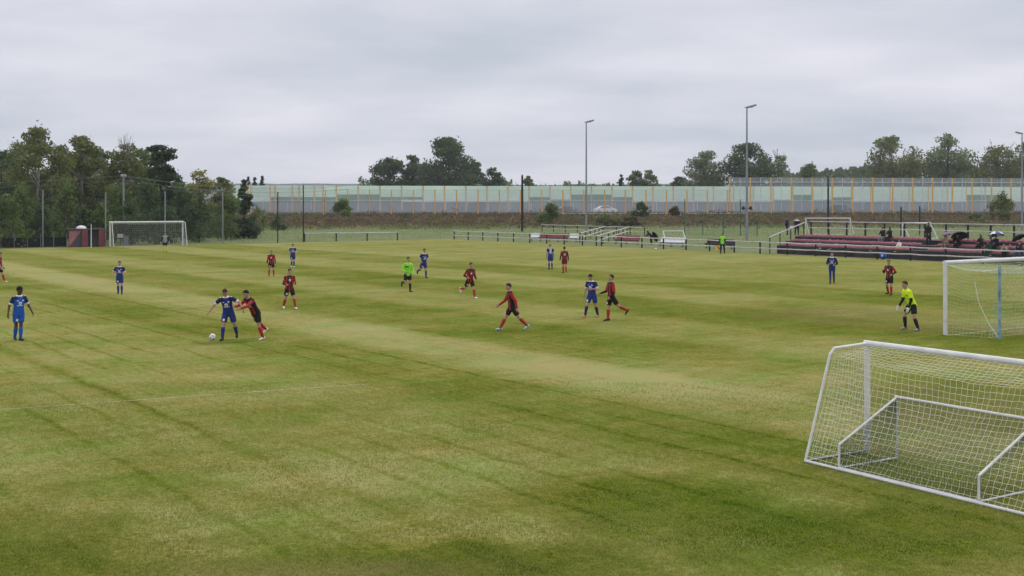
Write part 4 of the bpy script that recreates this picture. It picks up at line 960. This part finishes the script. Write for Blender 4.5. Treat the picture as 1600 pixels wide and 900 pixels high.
    for s in (-1, 1):
        hip, knee, ank, ff, fu = legs[s]
        if bt == 'shorts':
            b = MB(); a = knee.lerp(ank, .13); b.tube([a, knee.lerp(ank, .16), knee.lerp(ank, .4), knee.lerp(ank, .75), ank, ank-fu*.03*k], [.056*k, .062*k, .066*k, .052*k, .045*k, .044*k], 12); b.build('sock', kit['sock'], t, smooth=True)
        b = MB(); so_ = ank-fu*.08*k; ru = ff.cross(fu).normalized()
        rg2 = [(-.075,.022,.02,.045),(-.06,.035,.042,.05),(0,.04,.05,.052),(.06,.042,.036,.038),(.12,.046,.028,.028),(.165,.038,.02,.022),(.19,.015,.01,.016)]
        b.loft([(so_+ff*x*k+fu*cz*k, ru*wd*k, fu*dp*k) for x, wd, dp, cz in rg2], 10); b.ell(ank-fu*.02*k, (.042*k, .045*k, .045*k), n=10, k=6); b.build('boot', kit['boot'], t, smooth=True)
    t['_'] = 0; del t['_']
    return t, arms, legs
# kit painters: L = torso coordinates (x right, y forward, z up from hip), arm>0 on sleeves, fo=1 on forearm
def paint_stripe(emb=(.0, .34), back=False, under=True, num=None):
    def f(L_, arm, fo):
        m = (np.floor((L_[:, 0]+.5)/.062) % 2 == 1).astype(int)          # 0 red, 1 black
        m[arm > 0] = 0; m[(arm > 0) & (arm < 1.25) & (L_[:, 2] > .46)] = 1
        if under: m[fo > 0] = 1
        m[(arm == 0) & (L_[:, 2] > .50)] = 1
        q = (arm == 0) & ((L_[:, 1] < -.02) if back else (L_[:, 1] > .02))
        e = q & (np.abs(L_[:, 0]-emb[0]) < .045) & (np.abs(L_[:, 2]-emb[1]) < .05) & ~((np.abs(L_[:, 0]-emb[0]) < .018) & (L_[:, 2] < emb[1]-.01)); m[e] = 2
        if back: m[q & (np.abs(np.abs(L_[:, 0])-.055) < .02) & (np.abs(L_[:, 2]-.3) < .1)] = 2
        return m
    return f
def paint_red(back=True):
    def f(L_, arm, fo):
        m = np.zeros(len(L_), int); m[(arm > 0) & (fo > 0)] = 1
        q = (arm == 0) & (L_[:, 1] < 0); m[q & (np.abs(np.abs(L_[:, 0])-.045) < .018) & (np.abs(L_[:, 2]-.31) < .07)] = 2; return m
    return f
def paint_blue(long=False, back=False, band=True):
    def f(L_, arm, fo):
        m = np.zeros(len(L_), int); m[arm > 0] = 1; m[(arm == 0) & (L_[:, 2] > .43) & (np.abs(L_[:, 0]) > .07)] = 1
        if not long: m[(arm > 1.61)] = 2                                   # white cuff
        m[(arm == 0) & (L_[:, 2] > .535)] = 2                              # white collar
        if not back:
            q = (arm == 0) & (L_[:, 1] > .03); r_ = np.hypot(L_[:, 0]*1.0, (L_[:, 2]-.31)*1.05)
            m[q & (r_ < .058) & ((r_ > .026) | (L_[:, 2] > .315))] = 2
            m[q & (np.abs(L_[:, 0]) < .095) & (np.abs(L_[:, 2]-.232) < .013)] = 2
            m[q & (np.hypot(L_[:, 0]+.085, L_[:, 2]-.40) < .026)] = 2; m[q & (np.abs(L_[:, 0]-.085) < .028) & (np.abs(L_[:, 2]-.40) < .012)] = 2
        else:
            q = (arm == 0) & (L_[:, 1] < -.02); r_ = np.hypot(L_[:, 0], L_[:, 2]-.37); r2 = np.hypot(L_[:, 0], L_[:, 2]-.25)
            m[q & ((np.abs(r_-.045) < .022) | (np.abs(r2-.055) < .024))] = 2
            m[q & (np.abs(L_[:, 0]) < .1) & (np.abs(L_[:, 2]-.465) < .014)] = 2
        return m
    return f
def kblue(sk=BLUE, **a): d = dict(top=[BLUE, NAVY, WHT], paint=paint_blue(), bm=[sk, WHT], sock=BLUE, boot=BLK, hair=HB); d.update(a); return d
def kred(**a): d = dict(top=[RED, BLK, WHT], paint=paint_stripe(), sleeve='long', bm=[BLK, WHT], sock=RED, boot=BLK, hair=HB); d.update(a); return d
def at(px, py, z=0): return G(px, py, z)
def facing(p, deg):
    d = Vector((-p.x, -p.y)).normalized(); a = R(-deg); v = Vector((d.x*math.cos(a)-d.y*math.sin(a), d.x*math.sin(a)+d.y*math.cos(a))); return math.atan2(v.y, v.x)-math.pi/2
def player(px, py, h, deg, label, kit, pose, group=None, z=0): p = at(px, py, z); return person(p, h, facing(p, deg), label, kit, pose, group)
GB, GR = 'players in blue', 'players in red and black'
WALK = dict(L=(20, 3, 6), R=(-16, 3, 18), lean=4)
RUN = dict(L=(28, 3, 32), R=(-18, 3, 62), lean=10, LA=(-25, 14, 80, 10), RA=(25, 14, 85, 20))
JOG = dict(L=(10, 3, 14), R=(-6, 3, 26), lean=6, LA=(-8, 22, 95, 25), RA=(0, 22, 80, 20))
P = lambda base, **k: {**base, **k}
player(29, 532, 1.80, -22, 'dark-skinned player in bright blue walking at the left frame edge', kblue(sk=BRB, top=[BRB, NAVY, WHT], skin=SKIND, hair=HK, bighair=1, sock=BRB), dict(L=(6, -4, 6), R=(-4, -3, 14), lean=5, hy=38, LA=(8, 24, 24, 0), RA=(-8, 26, 28, 0)), GB)
player(-1, 441, 1.76, -75, 'player in red half cut off by the left frame edge', kred(boot=WHT, sleeve='short'), P(WALK, lean=3), GR)
player(187, 459.5, 1.66, 8, 'player in blue with bent arms, alone in front of the red hut', kblue(), dict(L=(4, 2, 4), R=(-6, 0, 10), lean=4, LA=(-6, 28, 95, 38), RA=(-12, 34, 70, 15)), GB)
player(424, 431.5, 1.62, 5, 'player in red with red boots and hanging arms, beside the farthest blue one', kred(boot=RED, hair=HL), dict(L=(3, 7, 3), R=(-2, 7, 6), lean=4, LA=(4, 13, 18, 0), RA=(4, 13, 18, 0)), GR)
player(457.5, 417.5, 1.66, 4, 'farthest player in blue, with white boots, just behind a player in red', kblue(boot=WHT), dict(L=(4, 0, 6), R=(-4, 0, 14), lean=3, LA=(8, 18, 95, 45), RA=(-4, 16, 30, 5)), GB)
player(452, 482.5, 1.76, -16, 'player in red and black with white boots jogging, with a wide step', kred(boot=WHT, paint=paint_stripe((.02, .36))), dict(L=(14, 12, 8), R=(-8, 8, 22), lean=6, LA=(-6, 14, 105, 30), RA=(-10, 16, 95, 20), hp=4), GR)
player(357, 531.5, 1.82, 12, 'player in blue shielding the ball, looking down, arms spread', kblue(hair=HB), dict(L=(-8, 13, 30), R=(12, 8, 12), lean=20, side=5, hp=34, LA=(8, 62, 22, 0), RA=(6, 46, 20, -10)), GB)
player(399, 531, 1.84, 52, 'player in red and black leaning in and pushing against the one with the ball', kred(boot=WHT, hair=HK, paint=paint_stripe((-.05, .33), under=False)), dict(L=(-6, 5, 14), R=(-34, 9, 20), lean=34, side=-3, hp=20, LA=(58, 8, 20, 5), RA=(50, 10, 40, 30)), GR)
player(637, 456, 1.80, -24, 'referee in neon green shirt and black shorts running', dict(top=[LIME, BLK], sleeve='long', paint=lambda L_, a, f: ((a == 0) & (L_[:, 1] > .02) & (L_[:, 2] > .33) & (L_[:, 2] < .39) & (L_[:, 0] > 0)).astype(int), bm=BLK, sock=BLK, boot=BLK, hair=HB), dict(L=(8, 2, 8), R=(-2, 4, 82), lean=7, LA=(4, 12, 35, 10), RA=(-16, 26, 78, 40)))
player(662, 434.5, 1.80, -28, 'player in blue running behind the referee', kblue(), dict(L=(10, 2, 8), R=(-24, 4, 48), lean=9, LA=(4, 16, 85, 40), RA=(-20, 20, 80, 10)), GB)
player(734, 466, 1.76, -32, 'player in red and black with white boots running, right of the referee', kred(boot=WHT, paint=paint_stripe((.02, .34), under=True)), dict(L=(24, 3, 12), R=(-22, 8, 62), lean=10, LA=(-4, 14, 60, 20), RA=(-22, 26, 96, 20)), GR)
player(800, 516, 1.80, 76, 'player in red and black with pale blue boots walking left with a long stride', kred(boot=CYN, sleeve='long', paint=paint_stripe((0, 2), under=False)), dict(L=(-32, 3, 14), R=(30, 3, 4), lean=9, LA=(-30, 14, 22, 0), RA=(24, 12, 30, 0), hp=6), GR)
player(860, 421, 1.74, 172, 'player in blue seen from behind, with white marks on the back', kblue(paint=paint_blue(back=True), hair=HL), dict(L=(4, 0, 8), R=(-6, 0, 12), lean=3, hp=25, LA=(2, 10, 14, 0), RA=(2, 10, 14, 0)), GB)
player(882, 426.5, 1.72, 168, 'player in plain dark red seen from behind, beside the one in blue seen from behind', kred(top=[MAR, BLK, WHT], paint=paint_red(), bm=MAR, hair=HB), dict(L=(4, -1, 6), R=(-8, -2, 16), lean=3, LA=(4, 13, 14, 0), RA=(-4, 13, 20, 0)), GR)
player(925, 495.5, 1.78, 30, 'player in blue with coral boots walking beside a player in red', kblue(boot=PNK, hair=HK, sock=NAVY), dict(L=(-10, 5, 10), R=(22, 6, 6), lean=6, hp=26, LA=(6, 26, 96, 62), RA=(-2, 16, 14, 0)), GB)
player(955, 501.5, 1.80, 62, 'player in red and black looking up, one leg trailing, beside the coral-booted player', kred(hair=HK, paint=paint_stripe((0, 2), under=True)), dict(L=(-36, 2, 30), R=(8, 3, 6), lean=2, hp=-16, LA=(-4, 12, 50, 10), RA=(14, 10, 60, 5)), GR)
player(1300, 443.5, 1.80, 4, 'player in blue leggings jogging in front of the grandstand', kblue(sleeve='long', bottom='tights', bm=BLUE, paint=paint_blue(long=True)), P(JOG, L=(6, 1, 22), R=(4, 0, 6), LA=(-6, 22, 82, 48), RA=(0, 18, 92, 50), hp=-4), GB)
player(1390, 461, 1.76, 34, 'player in red and black jogging, next to the yellow goalkeeper', kred(hair=HL), dict(L=(6, 4, 4), R=(2, 8, 26), lean=6, LA=(-20, 30, 84, 30), RA=(6, 18, 110, 30), hy=10), GR)
player(1425, 516, 1.86, 58, 'goalkeeper in neon yellow crouching ready in front of the right goal', dict(top=[NEON, BLK], sleeve='long', paint=lambda L_, a, f: np.where((f > 0) | (a > 1.72), 1, np.where((a == 0) & (L_[:, 1] > .06) & (np.hypot(L_[:, 0]+.08, L_[:, 2]-.38) < .025), 1, 0)), bm=BLK, sock=BLK, boot=GREY, gloves=WHT, hair=HB), dict(L=(4, 12, 22), R=(24, 13, 30), lean=24, LA=(-4, 8, 26, 4), RA=(2, 10, 30, 4), hp=4, curl=.5))
player(258, 393.5, 1.82, 0, 'far goalkeeper in grey with white gloves and yellow socks', dict(top=[GREY, BLK], sleeve='long', paint=lambda L_, a, f: (a > 0).astype(int), bm=BLK, sock=YEL, boot=BLK, gloves=WHT, hair=HB), dict(L=(2, 3, 3), R=(2, 3, 3), lean=2, LA=(6, 22, 22, 0), RA=(6, 22, 22, 0)))
_, la, _l = player(1129, 396.5, 1.86, 12, 'linesman in neon green vest and black trousers holding a flag', dict(top=[LIME, BLK], sleeve='long', paint=lambda L_, a, f: (a > 1.4).astype(int), bottom='trousers', bm=BLK, boot=BLK, hair=HK), dict(L=(2, 7, 2), R=(0, 7, 4), lean=2, LA=(3, 10, 10, 0), RA=(3, 12, 8, 0)))
lt = _; wrp = la[1][2]; M_ = Matrix.Rotation(lt.rotation_euler.z, 3, 'Z'); hand = Vector(lt.location)+M_ @ (wrp+Vector((.02, .03, -.09)))
t = thing('linesman_flag', 'orange and yellow flag held low by the linesman', 'flag', hand)
b = MB(); b.tube([(0, 0, .1), (-.06, -.05, -.62)], .011, 6); b.build('stick', mat('flag_stick', (.1, .08, .05), .6), t)
b = MB(); rows = []
for i in range(7):
    for j in range(6): f, g_ = i/6, j/5; rows.append((-.01-.05*f-.28*g_*(1-.25*f), -.05*f-.03*math.sin(g_*5+f*2)-.02, -.04-.46*f-.07*g_))
fs = [(i*6+j, i*6+j+1, i*6+j+7, i*6+j+6) for i in range(6) for j in range(5)]
b.add(rows, fs); b.m = [0 if (i+j) < 5 else 1 for i in range(6) for j in range(5)]
o = b.build('cloth', [ORG, YEL], t, smooth=True); sd_ = o.modifiers.new('s', 'SOLIDIFY'); sd_.thickness = .006
# footballs
ballw = mat('white_ball_leather', (.75, .73, .74), .45, .12, 9)
def ball(px, py, label):
    p = at(px, py); b = MB(); b.ell((0, 0, .11), (.11, .11, .11), n=24, k=14)
    pent = [Vector(v).normalized() for v in ((0, .53, .85), (0, -.53, .85), (0, .53, -.85), (0, -.53, -.85), (.53, .85, 0), (-.53, .85, 0), (.53, -.85, 0), (-.53, -.85, 0), (.85, 0, .53), (-.85, 0, .53), (.85, 0, -.53), (-.85, 0, -.53))]
    rot_ = Matrix.Rotation(.5, 3, 'X') @ Matrix.Rotation(.4, 3, 'Y')
    for i, f in enumerate(b.f):
        c = (sum((Vector(b.v[j]) for j in f), Vector())/len(f)-Vector((0, 0, .11))).normalized()
        if any(c.dot(rot_ @ q) > .968 for q in pent): b.m[i] = 1
    o = b.build('football', [ballw, mat('pink_ball_patch', (.42, .2, .28), .5)], smooth=True); o.location = p; tag(o, label, 'football')
ball(332, 531.5, 'white football on the grass near the player shielding it')
ball(1024.5, 391, 'spare white football lying by the touchline in front of the white seats')
# spectators
sq = Matrix.Rotation(math.atan2(RR.y, RR.x), 3, 'Z')
def spt(px, row, dy, z):      # point on the stand that shows in photo column px
    y = row*rowd+dy; c = (px-800)/F; o = sp+sq @ Vector((0, y, 0)); d = RR
    x = (c*o.y-o.x)/(d.x-c*d.y); p = o+d*x; return Vector((p.x, p.y, z))
TOPI = math.atan2(-RN.y, -RN.x)-math.pi/2
SIT = dict(L=(82, 6, 84), R=(82, 6, 84), lean=8, LA=(30, 10, 55, 30), RA=(30, 10, 55, 30))
GS = 'spectators on the grandstand'
def sitter(px, row, label, kit, pose=SIT, h=1.74, dz=0, turn=0):
    p = spt(px, row, .42, rowz[row]+.1+dz); return person(p, h, TOPI+R(turn), label, kit, pose, GS, seat=0.0)
def kcoat(c, bm=DARK, **a): d = dict(top=[c], sleeve='long', topname='jacket', coat=.06, bottom='trousers', bm=bm, boot=BLK, hair=HB); d.update(a); return d
def stander(px, row, dy, label, kit, pose, h=1.76, deg=0): p = spt(px, row, dy, rowz[row]+.04); return person(p, h, TOPI+R(deg), label, kit, pose, GS)
ST = dict(L=(2, 5, 2), R=(-2, 5, 4), lean=2, LA=(8, 10, 30, 20), RA=(8, 10, 30, 20))
stander(1230, 2, 1.9, 'spectator in dark navy standing at the left end of the top tier', kcoat(DNAVY, bm=BLK), ST, 1.74, -40)
stander(1245, 2, 1.9, 'spectator in dark coat with white collar, standing at the left of the top tier', kcoat(DARK, bm=BLK, hood=None, hair=HB, top=[DARK, WHT], paint=lambda L_, a, f: ((L_[:, 2] > .46)).astype(int)), P(ST, LA=(20, 10, 40, 25)), 1.72, 60)
p = spt(1238, 2, 1.75, rowz[2]+.42); b = MB(); b.box((0, 0, .22), (.42, .16, .44)); b.box((0, 0, .47), (.2, .02, .06)); o = b.build('carrier_bag', WHT, bevel=.03); o.location = p; o.rotation_euler = (0, 0, .3); tag(o, 'white carrier bag held between the two standing spectators on the left', 'bag')
sitter(1380, 2, 'spectator in black with grey trousers seated in the top row, left one of a pair', kcoat(DARK, bm=GREY, hair=HK))
sitter(1391, 2, 'spectator in black with black trousers seated in the top row, right one of a pair', kcoat(BLK, hair=HK, hood=DARK))
stander(1451, 1, .35, 'spectator in a long black hooded coat standing on the middle tier', kcoat(DARK, coat=.36, hood=DARK, bm=BLK), ST, 1.82, 10)
sitter(1406, 0, 'child in white jacket and orange trousers seated by the aisle', kcoat(WHT, bm=ORG, hair=HL), h=1.4)
sitter(1479, 1, 'spectator in beige seated under the purple umbrella', kcoat(BEI, bm=TAN, hair=HL), P(SIT, lean=20, RA=(50, 5, 90, 10)))
sitter(1498, 1, 'spectator in black seated under the left black umbrella', kcoat(DARK, bm=BLK), P(SIT, lean=14, RA=(50, 5, 90, 10)))
sitter(1533, 1, 'hooded spectator in black seated without umbrella in the middle row', kcoat(DARK, bm=BLK, hood=DARK))
sitter(1547, 0, 'spectator in a dark green coat seated in the front row', kcoat(DGRN, bm=DGRN, hood=DGRN), P(SIT, lean=22))
sitter(1557, 1, 'spectator in navy seated under the blue and white umbrella', kcoat(DNAVY, bm=BLK), P(SIT, RA=(50, 5, 90, 10)))
sitter(1574, 0, 'spectator in beige bent forward in the front row', kcoat(BEI, bm=DARK, hair=HB), P(SIT, lean=48))
sitter(1594, 0, 'spectator in navy jacket and jeans seated in the front row at the right edge', kcoat(DNAVY, bm=JEAN), P(SIT, LA=(40, 5, 80, 10)))
def umbrella(px, py, row, dy, mats, label, tilt=(0, 0), r=.6):
    p = spt(px, row, dy, 0); z = PZ(py, p.y); t = thing('umbrella', label, 'umbrella', (p.x, p.y, z)); t.rotation_euler = (R(tilt[0]), R(tilt[1]), .3)
    b = MB(); n = 8; vs = [(0, 0, .0)]
    for k_, (rr_, zz) in enumerate(((.35, -.04), (.7, -.14), (1, -.31))):
        for i in range(n*2): a = math.pi*i/n; s = 1-(.06*k_*.5 if i % 2 else 0); vs.append((r*rr_*s*math.cos(a), r*rr_*s*math.sin(a), zz*r/.6+(.03*k_*.5 if i % 2 else 0)))
    m_ = n*2; b.add(vs, [(0, 1+i, 1+(i+1) % m_) for i in range(m_)]+[(1+j*m_+i, 1+(j+1)*m_+i, 1+(j+1)*m_+(i+1) % m_, 1+j*m_+(i+1) % m_) for j in range(2) for i in range(m_)])
    b.m = [((i % m_)//2) % len(mats) for i in range(m_*3)]
    o = b.build('canopy', mats, t, smooth=False); s_ = o.modifiers.new('s', 'SOLIDIFY'); s_.thickness = .008
    b = MB(); b.tube([(0, 0, .07), (0, 0, -.75)], .01, 6); b.build('shaft', dkgrey, t); b = MB(); b.tube([(0, 0, -.7), (0, 0, -.82)], .018, 6); b.build('handle', BLK, t)
    return t
PUR = mat('purple_umbrella_cloth', (.2, .12, .2), .7, .4, 4); UBL = mat('royal_blue_umbrella', (.02, .06, .3), .6)
umbrella(1480, 362, 1, .3, [PUR], 'purple patterned umbrella in the middle row', (-12, -8), .52)
umbrella(1498, 363.5, 1, .2, [DARK], 'black umbrella right beside the purple one', (-30, 12), .66)
umbrella(1556, 361.5, 1, .3, [WHT, UBL], 'blue and white striped umbrella on the stand', (-14, 6), .62)
umbrella(1589, 367, 0, .5, [BLK], 'black umbrella at the right frame edge', (-30, -10), .55)
# figure in black behind the railing and its umbrella
pk = at(1018, 382); person(pk, 1.72, facing(pk, 60), 'person in black bending over behind the white seats', kcoat(DARK, bm=BLK, hood=DARK), dict(L=(10, 6, 12), R=(4, 6, 14), lean=48, hp=20, LA=(40, 8, 30, 5), RA=(40, 8, 30, 5)))
t = umbrella(1025, 365, 0, 0, [BLK], 'black umbrella tilted on its side beside the bending person in black', (0, 70), .62); q = at(1027, 382); t.location = (q.x, q.y, .95)
# blue ball bag by the railing
bb = at(1380, 405); b = MB(); b.ell((0, 0, .24), (.3, .24, .25), n=16, k=10); b.ell((.05, 0, .46), (.1, .1, .09)); b.ell((-.13, -.16, .28), (.1, .07, .1), mi=1)
o = b.build('ball_bag', [BRB, WHT], smooth=True); o.location = bb; tag(o, 'blue bag lying at the railing in front of the stand', 'bag')
flush()

# ------------------------------------------------------------------ thin autumn haze
hz = MB(); hz.box((0, 1600, 20.6), (11000, 6800, 43.4)); hm_, hnt, hb = nodes('haze_air'); hnt.nodes.remove(hb)
pv = hnt.nodes.new('ShaderNodeVolumePrincipled'); pv.inputs['Color'].default_value = (.9, .93, .97, 1); pv.inputs['Density'].default_value = .00020; pv.inputs['Anisotropy'].default_value = .1
hnt.links.new(pv.outputs[0], hnt.nodes['Material Output'].inputs['Volume'])
ho = hz.build('haze', hm_); struct(ho, 'stuff')
